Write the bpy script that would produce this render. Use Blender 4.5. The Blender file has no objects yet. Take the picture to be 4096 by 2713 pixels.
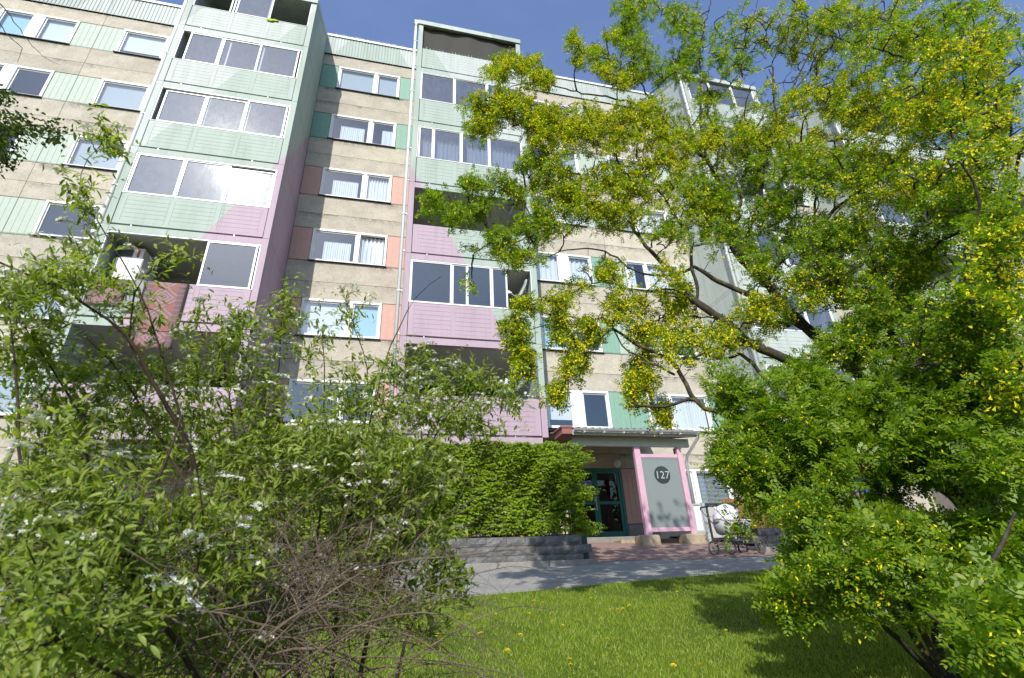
import bpy, bmesh, math, random
import numpy as np
from mathutils import Vector, Matrix
rnd = random.Random(7)
rng = np.random.default_rng(11)
SC = bpy.context.scene
COL = SC.collection

# ------------------------------------------------------------------ camera (calibrated from the photograph's facade lines)
FPX, IW, IH = 2003.3, 4096, 2713
CR = np.array([0.97314064, -0.22647362, -0.04131574])
CU = np.array([-0.06109759, -0.42710876, 0.90213369])
CF = np.array([0.22195579, 0.87537867, 0.42947388])
cd = bpy.data.cameras.new('camera'); cam = bpy.data.objects.new('camera', cd); COL.objects.link(cam)
cam.matrix_world = Matrix(((CR[0], CU[0], -CF[0], 0), (CR[1], CU[1], -CF[1], 0), (CR[2], CU[2], -CF[2], 0), (0, 0, 0, 1)))
cd.sensor_width = 36; cd.lens = 36 * FPX / IW; cd.clip_start = 0.05; cd.clip_end = 600
cd.dof.use_dof = True; cd.dof.focus_distance = 9.0; cd.dof.aperture_fstop = 9.0
SC.camera = cam
# ------------------------------------------------------------------ sky and sun
SUN_EL, SUN_AZ = math.radians(39.5), math.radians(20.8)
sun_dir = Vector((-math.sin(SUN_AZ) * math.cos(SUN_EL), -math.cos(SUN_AZ) * math.cos(SUN_EL), math.sin(SUN_EL)))
wd = bpy.data.worlds.new('World'); SC.world = wd; wd.use_nodes = True
nt = wd.node_tree; bg = nt.nodes['Background']
sky = nt.nodes.new('ShaderNodeTexSky'); sky.sky_type = 'NISHITA'; sky.sun_disc = False
sky.sun_elevation = SUN_EL; sky.sun_rotation = math.radians(180 + 20.8)
sky.altitude = 100; sky.air_density = 1.5; sky.dust_density = 1.2; sky.ozone_density = 7.5
# thin high haze: a faint pale veil with soft wisps over the whole sky
tcw = nt.nodes.new('ShaderNodeTexCoord'); mpw = nt.nodes.new('ShaderNodeMapping'); mpw.inputs['Scale'].default_value = (1.2, 2.0, 3.4); mpw.inputs['Rotation'].default_value = (.2, .3, .6)
nzw = nt.nodes.new('ShaderNodeTexNoise'); nzw.inputs['Scale'].default_value = 1.5; nzw.inputs['Detail'].default_value = 6; nzw.inputs['Roughness'].default_value = .55
rpw = nt.nodes.new('ShaderNodeValToRGB'); rpw.color_ramp.elements[0].position = .38; rpw.color_ramp.elements[0].color = (.05, .05, .05, 1); rpw.color_ramp.elements[1].position = .78; rpw.color_ramp.elements[1].color = (.17, .17, .17, 1)
mxw = nt.nodes.new('ShaderNodeMix'); mxw.data_type = 'RGBA'; mxw.inputs[7].default_value = (3.9, 3.7, 7.2, 1)
nt.links.new(tcw.outputs['Generated'], mpw.inputs[0]); nt.links.new(mpw.outputs[0], nzw.inputs['Vector']); nt.links.new(nzw.outputs[0], rpw.inputs[0]); nt.links.new(rpw.outputs[0], mxw.inputs[0])
nt.links.new(sky.outputs[0], mxw.inputs[6]); nt.links.new(mxw.outputs[2], bg.inputs[0]); bg.inputs[1].default_value = 0.12
sl = bpy.data.lights.new('sun', 'SUN'); sl.energy = 3.5; sl.angle = math.radians(0.53); sl.color = (1.0, 0.955, 0.88)
so = bpy.data.objects.new('sun', sl); COL.objects.link(so); so.rotation_euler = sun_dir.to_track_quat('Z', 'Y').to_euler()
SC.view_settings.view_transform = 'Standard'; SC.view_settings.look = 'None'
SC.view_settings.gamma = 1; SC.view_settings.exposure = 0.58; SC.view_settings.use_curve_mapping = False
SC.render.engine = 'CYCLES'; SC.cycles.max_bounces = 6; SC.cycles.transparent_max_bounces = 12
SC.cycles.diffuse_bounces = 3; SC.cycles.glossy_bounces = 3; SC.cycles.use_denoising = True
SC.cycles.caustics_reflective = False; SC.cycles.caustics_refractive = False

# ------------------------------------------------------------------ helpers
def at(u, v, Y):
    """the point at depth Y on the line of sight through photograph pixel (u, v)"""
    d = CF + CR * (u - IW / 2) / FPX - CU * (v - IH / 2) / FPX
    return d * (Y / d[1])
FY, WY = 12.85, 15.155
def ynear(x): return np.maximum(5.48 + .27 * np.asarray(x, float), 3.6)
def zpath(y): return .09 * y - .674
def terrain(x, y):
    x, y = np.broadcast_arrays(np.asarray(x, float), np.asarray(y, float))
    yn = ynear(x)
    zn = zpath(yn)
    lawn = zn - .12 * (yn - np.maximum(y, 0)) + .05 * np.minimum(y, 0)
    lawn = np.maximum(lawn, -4)
    z = np.where(y < yn, lawn, zpath(y))
    z = np.where(y > 9.6, .19 + .15 * (y - 9.6), z)
    z = np.where(y > 12.4, .61 + .1 * (y - 12.4), z)
    return z
def ground_hit(u, v):
    d = at(u, v, 1.0)
    lo, hi = .5, 20
    for _ in range(40):
        m = (lo + hi) / 2; p = d * m
        if p[2] < float(terrain(p[0], p[1])): hi = m
        else: lo = m
    return d * lo

def tag(o, label=None, cat=None, group=None, kind=None):
    if label: o['label'] = label
    if cat: o['category'] = cat
    if group: o['group'] = group
    if kind: o['kind'] = kind
    return o
ORG = {}
def empty(name, loc, label=None, cat=None, group=None, kind=None):
    o = bpy.data.objects.new(name, None); COL.objects.link(o); o.location = loc; o.empty_display_size = .2
    ORG[o] = np.array(loc, float)
    return tag(o, label, cat, group, kind)
def link(name, me, mats, parent=None, kind=None):
    o = bpy.data.objects.new(name, me); COL.objects.link(o)
    for m in (mats if isinstance(mats, (list, tuple)) else [mats]):
        if m and len(me.materials) < len(mats if isinstance(mats, (list, tuple)) else [mats]): me.materials.append(m)
    if parent: o.parent = parent
    ORG[o] = ORG.get(parent, np.zeros(3)) if parent else np.zeros(3)
    if kind: o['kind'] = kind
    return o
class MB:
    """collects faces; build() links them as ONE mesh object"""
    def __init__(s): s.v = []; s.f = []; s.m = []
    def add(s, vs, fs, mi=0):
        b = len(s.v); s.v += [tuple(p) for p in vs]
        for f in fs: s.f.append(tuple(i + b for i in f)); s.m.append(mi)
        return s
    def box(s, x0, x1, y0, y1, z0, z1, mi=0):
        return s.add([(x0, y0, z0), (x1, y0, z0), (x1, y1, z0), (x0, y1, z0), (x0, y0, z1), (x1, y0, z1), (x1, y1, z1), (x0, y1, z1)],
                     [(0, 3, 2, 1), (4, 5, 6, 7), (0, 1, 5, 4), (1, 2, 6, 5), (2, 3, 7, 6), (3, 0, 4, 7)], mi)
    def bar(s, p, q, w, h=None, up=(0, 0, 1), mi=0):
        p, q = Vector(p), Vector(q); d = (q - p).normalized(); h = h or w
        a = d.cross(Vector(up))
        if a.length < 1e-4: a = d.cross(Vector((1, 0, 0)))
        a.normalize(); b = a.cross(d).normalized(); a *= w / 2; b *= h / 2
        return s.add([p - a - b, p + a - b, p + a + b, p - a + b, q - a - b, q + a - b, q + a + b, q - a + b],
                     [(0, 3, 2, 1), (4, 5, 6, 7), (0, 1, 5, 4), (1, 2, 6, 5), (2, 3, 7, 6), (3, 0, 4, 7)], mi)
    def tube(s, pts, rad, n=8, mi=0, caps=True):
        pts = [Vector(p) for p in pts]; N = len(pts)
        rad = rad if isinstance(rad, (list, tuple)) else [rad] * N
        ref = Vector((.31, .17, .93)); rings = []
        for i, p in enumerate(pts):
            d = (pts[min(i + 1, N - 1)] - pts[max(i - 1, 0)]).normalized()
            a = d.cross(ref)
            if a.length < 1e-3: a = d.cross(Vector((1, 0, 0)))
            a.normalize(); b = d.cross(a)
            rings.append([p + (a * math.cos(2 * math.pi * k / n) + b * math.sin(2 * math.pi * k / n)) * rad[i] for k in range(n)])
        vs = [q for r in rings for q in r]; fs = []
        for i in range(N - 1):
            for k in range(n):
                k2 = (k + 1) % n; fs.append((i * n + k, i * n + k2, (i + 1) * n + k2, (i + 1) * n + k))
        if caps: fs += [tuple(range(n - 1, -1, -1)), tuple(range((N - 1) * n, N * n))]
        return s.add(vs, fs, mi)
    def lathe(s, prof, cx, cy, axis='z', n=24, mi=0, c3=0.0):
        """prof: list of (r, t); axis through (cx, cy) (y axis: cx=x, cy=z, t along y)"""
        vs = []; fs = []
        for r, t in prof:
            for k in range(n):
                a = 2 * math.pi * k / n
                if axis == 'z': vs.append((cx + r * math.cos(a), cy + r * math.sin(a), t))
                elif axis == 'y': vs.append((cx + r * math.cos(a), t, cy + r * math.sin(a)))
                else: vs.append((t, cx + r * math.cos(a), cy + r * math.sin(a)))
        for i in range(len(prof) - 1):
            for k in range(n):
                k2 = (k + 1) % n; fs.append((i * n + k, i * n + k2, (i + 1) * n + k2, (i + 1) * n + k))
        return s.add(vs, fs, mi)
    def build(s, name, mats, parent=None, kind=None, smooth=False, bevel=0):
        off = ORG.get(parent, np.zeros(3)) if parent else np.zeros(3)
        me = bpy.data.meshes.new(name)
        me.from_pydata([(p[0] - off[0], p[1] - off[1], p[2] - off[2]) for p in s.v], [], s.f)
        if any(s.m): me.polygons.foreach_set('material_index', s.m)
        bm = bmesh.new(); bm.from_mesh(me)
        bmesh.ops.recalc_face_normals(bm, faces=bm.faces)
        if bevel: bmesh.ops.bevel(bm, geom=bm.edges[:], offset=bevel, segments=2, affect='EDGES', profile=.6)
        bm.to_mesh(me); bm.free()
        if smooth: me.polygons.foreach_set('use_smooth', [True] * len(me.polygons))
        return link(name, me, mats, parent, kind)
def npmesh(name, V, P, mats, parent=None, kind=None, smooth=False, mi=None):
    """V (n,3) world points, P (m,k) polygons of k corners each"""
    off = ORG.get(parent, np.zeros(3)) if parent else np.zeros(3)
    V = np.asarray(V, np.float32) - off.astype(np.float32); P = np.asarray(P, np.int32); k = P.shape[1]
    me = bpy.data.meshes.new(name)
    me.vertices.add(len(V)); me.vertices.foreach_set('co', V.ravel())
    me.loops.add(P.size); me.loops.foreach_set('vertex_index', P.ravel())
    me.polygons.add(len(P)); me.polygons.foreach_set('loop_start', np.arange(0, P.size, k, dtype=np.int32))
    me.polygons.foreach_set('loop_total', np.full(len(P), k, np.int32))
    if mi is not None: me.polygons.foreach_set('material_index', np.asarray(mi, np.int32))
    if smooth: me.polygons.foreach_set('use_smooth', np.ones(len(P), bool))
    me.update(calc_edges=True)
    return link(name, me, mats, parent, kind)
def stamp(tv, tp, pos, R, sc):
    """copies template (tv,tp) with rotation matrices R (n,3,3), scale and position"""
    n = len(pos); m = len(tv)
    V = np.einsum('nij,mj->nmi', R, tv) * np.asarray(sc)[:, None, None] + pos[:, None, :]
    P = tp[None] + (np.arange(n) * m)[:, None, None]
    return V.reshape(-1, 3), P.reshape(-1, tp.shape[1])
def nrm(a): return a / np.maximum(np.linalg.norm(a, axis=-1, keepdims=True), 1e-9)
def basis(xd, up):
    x = nrm(xd); z = nrm(up - (up * x).sum(-1, keepdims=True) * x); y = np.cross(z, x)
    return np.stack([x, y, z], -1)

# ------------------------------------------------------------------ materials
MATS = {}
class NB:
    def __init__(s, name):
        s.mat = bpy.data.materials.new(name); s.mat.use_nodes = True; s.t = s.mat.node_tree; s.n = s.t.nodes; s.p = s.n['Principled BSDF']; s.out = s.n['Material Output']
    def new(s, ty, **kw):
        n = s.n.new(ty)
        for k, v in kw.items(): setattr(n, k, v)
        return n
    def lk(s, a, b): s.t.links.new(a, b)
    def math(s, op, a, b=None, c=None):
        n = s.new('ShaderNodeMath', operation=op)
        for i, x in enumerate((a, b, c)):
            if x is None: continue
            if isinstance(x, (int, float)): n.inputs[i].default_value = x
            else: s.lk(x, n.inputs[i])
        return n.outputs[0]
    def noise(s, scale, detail=3, rough=.55, vec=None, dist=0):
        n = s.new('ShaderNodeTexNoise'); n.inputs['Scale'].default_value = scale; n.inputs['Detail'].default_value = detail; n.inputs['Roughness'].default_value = rough
        n.inputs['Distortion'].default_value = dist
        if vec is not None: s.lk(vec, n.inputs['Vector'])
        return n.outputs[0]
    def pos(s): return s.new('ShaderNodeNewGeometry').outputs['Position']
    def scale(s, vec, sc):
        m = s.new('ShaderNodeMapping'); m.inputs['Scale'].default_value = sc; s.lk(vec, m.inputs['Vector']); return m.outputs[0]
    def ramp(s, fac, stops, mode='LINEAR'):
        r = s.new('ShaderNodeValToRGB'); r.color_ramp.interpolation = mode; e = r.color_ramp.elements
        while len(e) < len(stops): e.new(.5)
        for el, (p, c) in zip(e, stops): el.position = p; el.color = (c[0], c[1], c[2], 1) if hasattr(c, '__len__') else (c, c, c, 1)
        s.lk(fac, r.inputs[0]); return r.outputs[0]
    def mix(s, fac, a, b, mode='MIX'):
        m = s.new('ShaderNodeMix', data_type='RGBA', blend_type=mode)
        for i, x in ((0, fac), (6, a), (7, b)):
            if isinstance(x, (int, float)): m.inputs[i].default_value = x
            elif isinstance(x, tuple): m.inputs[i].default_value = (*x, 1)
            else: s.lk(x, m.inputs[i])
        return m.outputs[2]
    def bump(s, h, strength=.3, dist=.01):
        b = s.new('ShaderNodeBump'); b.inputs['Strength'].default_value = strength; b.inputs['Distance'].default_value = dist
        s.lk(h, b.inputs['Height']); s.lk(b.outputs[0], s.p.inputs['Normal']); return s
    def col(s, c):
        if isinstance(c, tuple): s.p.inputs['Base Color'].default_value = (*c, 1)
        else: s.lk(c, s.p.inputs['Base Color'])
        return s
    def rough(s, r, spec=.5, metal=0):
        if isinstance(r, (int, float)): s.p.inputs['Roughness'].default_value = r
        else: s.lk(r, s.p.inputs['Roughness'])
        s.p.inputs['Specular IOR Level'].default_value = spec; s.p.inputs['Metallic'].default_value = metal; return s
def simple(name, c, r=.6, spec=.4, metal=0, var=.12, sc=6, bump=0):
    b = NB(name); n = b.noise(sc, 4, .6, b.pos())
    k = b.ramp(n, [(.3, 1 - var), (.7, 1.0)])
    b.col(b.mix(1.0, tuple(c), k, 'MULTIPLY')).rough(r, spec, metal)
    if bump: b.bump(n, bump, .01)
    MATS[name] = b.mat; return b.mat
L_, M_, P_, G_ = (.475, .52, .495), (.375, .445, .395), (.445, .335, .40), (.385, .435, .405)
def paint(name, kind):
    """facade paint: broad diagonal colour bands centred between the two balcony stacks"""
    b = NB(name); g = b.pos(); sp = b.new('ShaderNodeSeparateXYZ'); b.lk(g, sp.inputs[0]); X, Y, Z = sp.outputs
    if kind == 'front':
        s = b.math('ADD', Z, b.math('MULTIPLY', b.math('ABSOLUTE', b.math('ADD', X, 1.79)), 2.0))
        c = b.ramp(b.math('DIVIDE', s, 60), [(0, P_), (15.95 / 60, M_), (23.35 / 60, L_), (29.5 / 60, G_), (34.2 / 60, L_), (42.1 / 60, G_), (50 / 60, L_)], 'CONSTANT')
    elif kind == 'side':
        s = b.math('SUBTRACT', Z, b.math('MULTIPLY', b.math('SUBTRACT', Y, FY), 1.5))
        s2 = b.math('SUBTRACT', Z, b.math('MULTIPLY', b.math('SUBTRACT', Y, 13.81), 2.6))
        c = b.ramp(b.math('DIVIDE', s, 30), [(0, P_), (11.98 / 30, M_)], 'CONSTANT')
        c = b.mix(b.math('GREATER_THAN', s2, 17.72), c, (.36, .43, .385))
    else:
        c = b.ramp(b.math('DIVIDE', b.math('SUBTRACT', Z, b.math('MULTIPLY', Y, 1.5)), 10), [(0, L_), (.01, G_)], 'CONSTANT')
    n = b.noise(1.3, 5, .6, b.scale(g, (2.2, 2.2, .35))); n2 = b.noise(30, 3, .6, g)
    c = b.mix(1.0, c, b.ramp(n, [(.3, (.86, .87, .84)), (.55, (1, 1, 1))]), 'MULTIPLY')
    n3 = b.noise(1.0, 4, .7, b.scale(g, (7, 7, .22)))
    c = b.mix(b.ramp(n3, [(.52, 0), (.74, .42)]), c, (.24, .23, .20))
    c = b.mix(b.ramp(n2, [(.66, 0), (.74, .35)]), c, (.30, .29, .26))
    b.col(c).rough(.62, .3).bump(n2, .08, .004); MATS[name] = b.mat; return b.mat
paint('paint_front', 'front'); paint('paint_side', 'side'); paint('paint_pale', 'pale')
def aggregate(name, base, dark=False):
    b = NB(name); g = b.pos()
    v = b.new('ShaderNodeTexVoronoi'); v.inputs['Scale'].default_value = 48; b.lk(g, v.inputs['Vector'])
    stone = b.ramp(b.math('FRACT', b.math('MULTIPLY', v.outputs['Color'], 7.3)) if False else v.outputs['Color'], [(.0, (base[0] * .68, base[1] * .64, base[2] * .60)), (.35, base), (.65, (base[0] * 1.12, base[1] * 1.11, base[2] * 1.08)), (1, (base[0] * .88, base[1] * .87, base[2] * .88))])
    oi = b.new('ShaderNodeObjectInfo'); stone = b.mix(1.0, stone, b.ramp(oi.outputs['Random'], [(0, (.90, .90, .91)), (1, (1.05, 1.04, 1.02))]), 'MULTIPLY')
    n = b.noise(2.2, 5, .65, g)
    c = b.mix(1.0, stone, b.ramp(n, [(.3, (.78, .77, .76)), (.65, (1, 1, 1))]), 'MULTIPLY')
    # black lichen creeping down from the upper rim of each panel
    tc = b.new('ShaderNodeTexCoord'); sp = b.new('ShaderNodeSeparateXYZ'); b.lk(tc.outputs['Generated'], sp.inputs[0])
    ng = b.noise(9, 6, .75, g); ng2 = b.noise(1.1, 2, .5, g)
    f = b.math('MULTIPLY', b.ramp(sp.outputs[2], [(.62, 0), (1, 1)]), b.ramp(ng2, [(.42, 0), (.62, 1)]))
    f = b.math('MULTIPLY', f, b.ramp(ng, [(.40, 0), (.56, 1)]))
    c = b.mix(b.math('MULTIPLY', f, .75), c, (.07, .065, .06))
    b.col(c).rough(.9, .15).bump(v.outputs['Distance'], .5, .006); MATS[name] = b.mat
aggregate('aggregate', (.535, .495, .42))
simple('white_metal', (.80, .80, .80), .35, .5, 0, .06); simple('alu', (.62, .63, .64), .38, .5, .5, .1)
simple('sash_grey', (.55, .57, .56), .45); simple('dark_metal', (.045, .047, .05), .45); simple('zinc', (.50, .52, .54), .4, .5, .15, .15)
simple('mint_panel', (.44, .51, .43), .6, .3, 0, .08); simple('teal_panel', (.235, .40, .315), .6, .3, 0, .1); simple('salmon_panel', (.58, .36, .30), .6, .3, 0, .1)
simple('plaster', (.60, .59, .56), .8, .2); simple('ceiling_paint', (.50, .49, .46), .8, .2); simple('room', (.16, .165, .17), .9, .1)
simple('blind_white', (.74, .78, .82), .8, .2, 0, .03); simple('blind_blue', (.38, .62, .72), .8, .2, 0, .03); simple('blind_grey', (.42, .47, .52), .8, .2, 0, .05)
simple('blind_beige', (.50, .44, .36), .8, .2, 0, .05); simple('blind_green', (.20, .33, .10), .8, .2, 0, .04)
simple('concrete', (.30, .285, .26), .85, .2, 0, .3, 9, .15); simple('concrete_tan', (.46, .38, .27), .9, .15, 0, .35, 12, .2)
simple('pink_wood', (.66, .41, .50), .5, .4, 0, .1); simple('green_paint', (.02, .155, .125), .4, .5, 0, .1); simple('rust_red', (.30, .12, .10), .6)
simple('tile', (.20, .165, .145), .85, .2, 0, .4, 14, .2); simple('timber_white', (.60, .61, .57), .6, .3, 0, .12); simple('brown_wood', (.30, .14, .06), .7, .3, 0, .35, 10)
simple('fabric_white', (.72, .70, .69), .9, .2, 0, .06); simple('fabric_grey', (.48, .47, .47), .9, .2, 0, .06); simple('rubber', (.10, .095, .09), .8, .3); simple('chrome', (.6, .6, .62), .15, .5, 1, .02)
simple('dish', (.58, .60, .63), .5, .4, 0, .08); simple('skin', (.50, .28, .20), .55, .4, 0, .05); simple('hair', (.055, .035, .025), .6); simple('blue_cloth', (.05, .14, .50), .8, .2, 0, .15); simple('navy_cloth', (.03, .035, .06), .85, .2)
simple('grey_carpet', (.33, .34, .35), .95, .1); simple('card_white', (.74, .74, .73), .7); simple('red_print', (.55, .05, .06), .6); simple('lime_cloth', (.42, .62, .05), .9)
simple('asphalt_dark', (.05, .05, .05), .9); simple('soil', (.055, .042, .03), .95, .1, 0, .4, 8, .3); simple('pink_panel', (.70, .53, .645), .6)
def glass(name, tint, base, rough, dust=0):
    b = NB(name); b.n.remove(b.p)
    tr = b.new('ShaderNodeBsdfTransparent'); tr.inputs[0].default_value = (*tint, 1)
    gl = b.new('ShaderNodeBsdfGlossy'); gl.inputs['Roughness'].default_value = rough; gl.inputs[0].default_value = (.95, .97, 1, 1)
    fr = b.new('ShaderNodeLayerWeight'); fr.inputs[0].default_value = .5
    f = b.math('MINIMUM', b.math('ADD', b.math('MULTIPLY', b.math('POWER', fr.outputs['Facing'], 4.0), .9), base), 1.0)
    m = b.new('ShaderNodeMixShader'); b.lk(f, m.inputs[0]); b.lk(tr.outputs[0], m.inputs[1]); b.lk(gl.outputs[0], m.inputs[2]); o = m.outputs[0]
    if dust:
        df = b.new('ShaderNodeBsdfGlossy'); df.inputs['Roughness'].default_value = .16; df.inputs[0].default_value = (.75, .78, .8, 1)
        g = b.pos(); n = b.noise(3.5, 5, .7, b.scale(g, (1.5, 1, .8)), 1.2); n2 = b.noise(60, 2, .5, g)
        k = b.math('ADD', b.ramp(n, [(.3, dust * .35), (.75, dust)]), b.ramp(n2, [(.70, 0), (.74, dust * .8)]))
        d2 = b.new('ShaderNodeBsdfDiffuse'); d2.inputs[0].default_value = (.6, .62, .66, 1)
        md = b.new('ShaderNodeMixShader'); md.inputs[0].default_value = .965; b.lk(df.outputs[0], md.inputs[1]); b.lk(d2.outputs[0], md.inputs[2])
        m2 = b.new('ShaderNodeMixShader'); b.lk(k, m2.inputs[0]); b.lk(o, m2.inputs[1]); b.lk(md.outputs[0], m2.inputs[2]); o = m2.outputs[0]
    b.lk(o, b.out.inputs[0]); MATS[name] = b.mat
glass('glass', (.90, .94, .96), .16, .01); glass('glass_dusty', (.62, .65, .70), .20, .02, .15); glass('glass_clear', (.9, .92, .92), .02, .01); glass('glass_dark', (.22, .25, .25), .06, .01)
def frosted():
    b = NB('frosted'); b.n.remove(b.p)
    d = b.new('ShaderNodeBsdfDiffuse'); d.inputs[0].default_value = (.34, .385, .375, 1)
    t = b.new('ShaderNodeBsdfTranslucent'); t.inputs[0].default_value = (.34, .40, .38, 1)
    g = b.new('ShaderNodeBsdfGlossy'); g.inputs['Roughness'].default_value = .22
    m = b.new('ShaderNodeMixShader'); m.inputs[0].default_value = .35; b.lk(d.outputs[0], m.inputs[1]); b.lk(t.outputs[0], m.inputs[2])
    m2 = b.new('ShaderNodeMixShader'); m2.inputs[0].default_value = .06; b.lk(m.outputs[0], m2.inputs[1]); b.lk(g.outputs[0], m2.inputs[2])
    b.lk(m2.outputs[0], b.out.inputs[0]); MATS['frosted'] = b.mat
frosted()
def leafmat(name, stops, trans, tcol, rough=.45, spec=.35):
    b = NB(name); g = b.new('ShaderNodeNewGeometry')
    c = b.ramp(g.outputs['Random Per Island'], stops)
    b.col(c).rough(rough, spec)
    t = b.new('ShaderNodeBsdfTranslucent'); b.lk(b.mix(1.0, c, tcol, 'MULTIPLY'), t.inputs[0])
    m = b.new('ShaderNodeMixShader'); m.inputs[0].default_value = trans
    b.lk(b.p.outputs[0], m.inputs[1]); b.lk(t.outputs[0], m.inputs[2]); b.lk(m.outputs[0], b.out.inputs[0]); MATS[name] = b.mat
leafmat('pea_leaf', [(0, (.08, .155, .008)), (.5, (.16, .26, .012)), (.85, (.235, .325, .018)), (1, (.27, .33, .02))], .46, (1.35, 1.6, .6))
leafmat('pea_flower', [(0, (.78, .64, .012)), (.6, (.88, .78, .02)), (1, (.84, .70, .03))], .3, (1.05, 1.15, .5), .6)
leafmat('spirea_leaf', [(0, (.10, .16, .018)), (.45, (.20, .275, .04)), (.8, (.30, .36, .07)), (1, (.36, .40, .10))], .48, (1.6, 1.6, .7))
leafmat('hedge_leaf', [(0, (.145, .235, .010)), (.6, (.22, .325, .015)), (1, (.28, .36, .024))], .4, (1.6, 1.6, .6))
leafmat('dark_leaf', [(0, (.03, .06, .012)), (.6, (.05, .09, .014)), (1, (.10, .15, .02))], .4, (1.6, 1.6, .6))
leafmat('white_petal', [(0, (.62, .63, .55)), (.7, (.80, .80, .76)), (1, (.70, .66, .50))], .25, (1, 1, .9), .7)
leafmat('grass_blade', [(0, (.15, .24, .016)), (.5, (.23, .33, .024)), (.85, (.30, .38, .045)), (1, (.42, .40, .12))], .35, (1.5, 1.5, .6))
leafmat('dandelion_yellow', [(0, (.75, .50, .01)), (1, (.80, .60, .02))], .15, (1, 1, .5), .7)
def bark(name, c1, c2, lichen):
    b = NB(name); g = b.pos(); n = b.noise(18, 6, .7, g); n2 = b.noise(2.6, 4, .65, g)
    c = b.ramp(n, [(.32, c1), (.62, c2), (.72, (c2[0] * 1.5, c2[1] * 1.5, c2[2] * 1.5))])
    c = b.mix(b.ramp(n2, [(.55, 0), (.66, lichen)]), c, (.25, .19, .035))
    b.col(c).rough(.9, .15).bump(n, .6, .006); MATS[name] = b.mat
bark('bark', (.022, .018, .014), (.075, .062, .05), .6); bark('stem_bark', (.020, .015, .011), (.065, .046, .032), 0); bark('dead_twig', (.055, .042, .032), (.20, .150, .115), 0)
def lawnmat():
    b = NB('lawn_soil'); g = b.pos(); n = b.noise(5, 6, .7, g); n2 = b.noise(60, 3, .6, g)
    c = b.ramp(n, [(.3, (.07, .115, .014)), (.6, (.12, .175, .02)), (.75, (.15, .16, .035))]); c = b.mix(1, c, b.ramp(n2, [(.3, .55), (.7, 1.1)]), 'MULTIPLY')
    b.col(c).rough(.95, .1).bump(n2, .8, .02); MATS['lawn_soil'] = b.mat
    b = NB('asphalt'); g = b.pos(); n = b.noise(1.4, 5, .65, g); n2 = b.noise(160, 2, .6, g)
    c = b.ramp(n, [(.3, (.235, .23, .215)), (.7, (.32, .31, .288))]); c = b.mix(1, c, b.ramp(n2, [(.3, .75), (.7, 1.15)]), 'MULTIPLY')
    b.col(c).rough(.9, .2).bump(n2, .4, .004); MATS['asphalt'] = b.mat
    b = NB('pavers'); g = b.pos()
    br = b.new('ShaderNodeTexBrick'); br.inputs['Scale'].default_value = 1; br.inputs['Brick Width'].default_value = .21; br.inputs['Row Height'].default_value = .105; br.inputs['Mortar Size'].default_value = .005
    br.inputs['Color1'].default_value = (.32, .20, .165, 1); br.inputs['Color2'].default_value = (.27, .185, .16, 1); br.inputs['Mortar'].default_value = (.2, .17, .15, 1)
    b.lk(g, br.inputs['Vector']); n = b.noise(1.6, 5, .7, g)
    c = b.mix(b.ramp(n, [(.58, 0), (.68, .8)]), br.outputs[0], (.33, .30, .27)); b.col(c).rough(.9, .2).bump(br.outputs['Fac'], -.2, .004); MATS['pavers'] = b.mat
    b = NB('split_block'); g = b.pos(); n = b.noise(7, 6, .75, g); n2 = b.noise(45, 4, .7, g)
    tc = b.new('ShaderNodeTexCoord'); ob = b.new('ShaderNodeObjectInfo')
    c = b.ramp(n, [(.3, (.11, .11, .112)), (.6, (.235, .235, .235)), (.75, (.34, .34, .335))]); c = b.mix(1, c, b.ramp(ob.outputs['Random'], [(0, .88), (1, 1.12)]), 'MULTIPLY')
    sp = b.new('ShaderNodeSeparateXYZ'); b.lk(tc.outputs['Generated'], sp.inputs[0])
    f = b.math('MULTIPLY', b.ramp(sp.outputs[2], [(.7, 0), (1, 1)]), b.ramp(n, [(.45, 0), (.6, 1)])); c = b.mix(b.math('MULTIPLY', f, .8), c, (.11, .055, .02))
    b.col(c).rough(.95, .15).bump(n2, 1.0, .03); MATS['split_block'] = b.mat
lawnmat()
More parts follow.
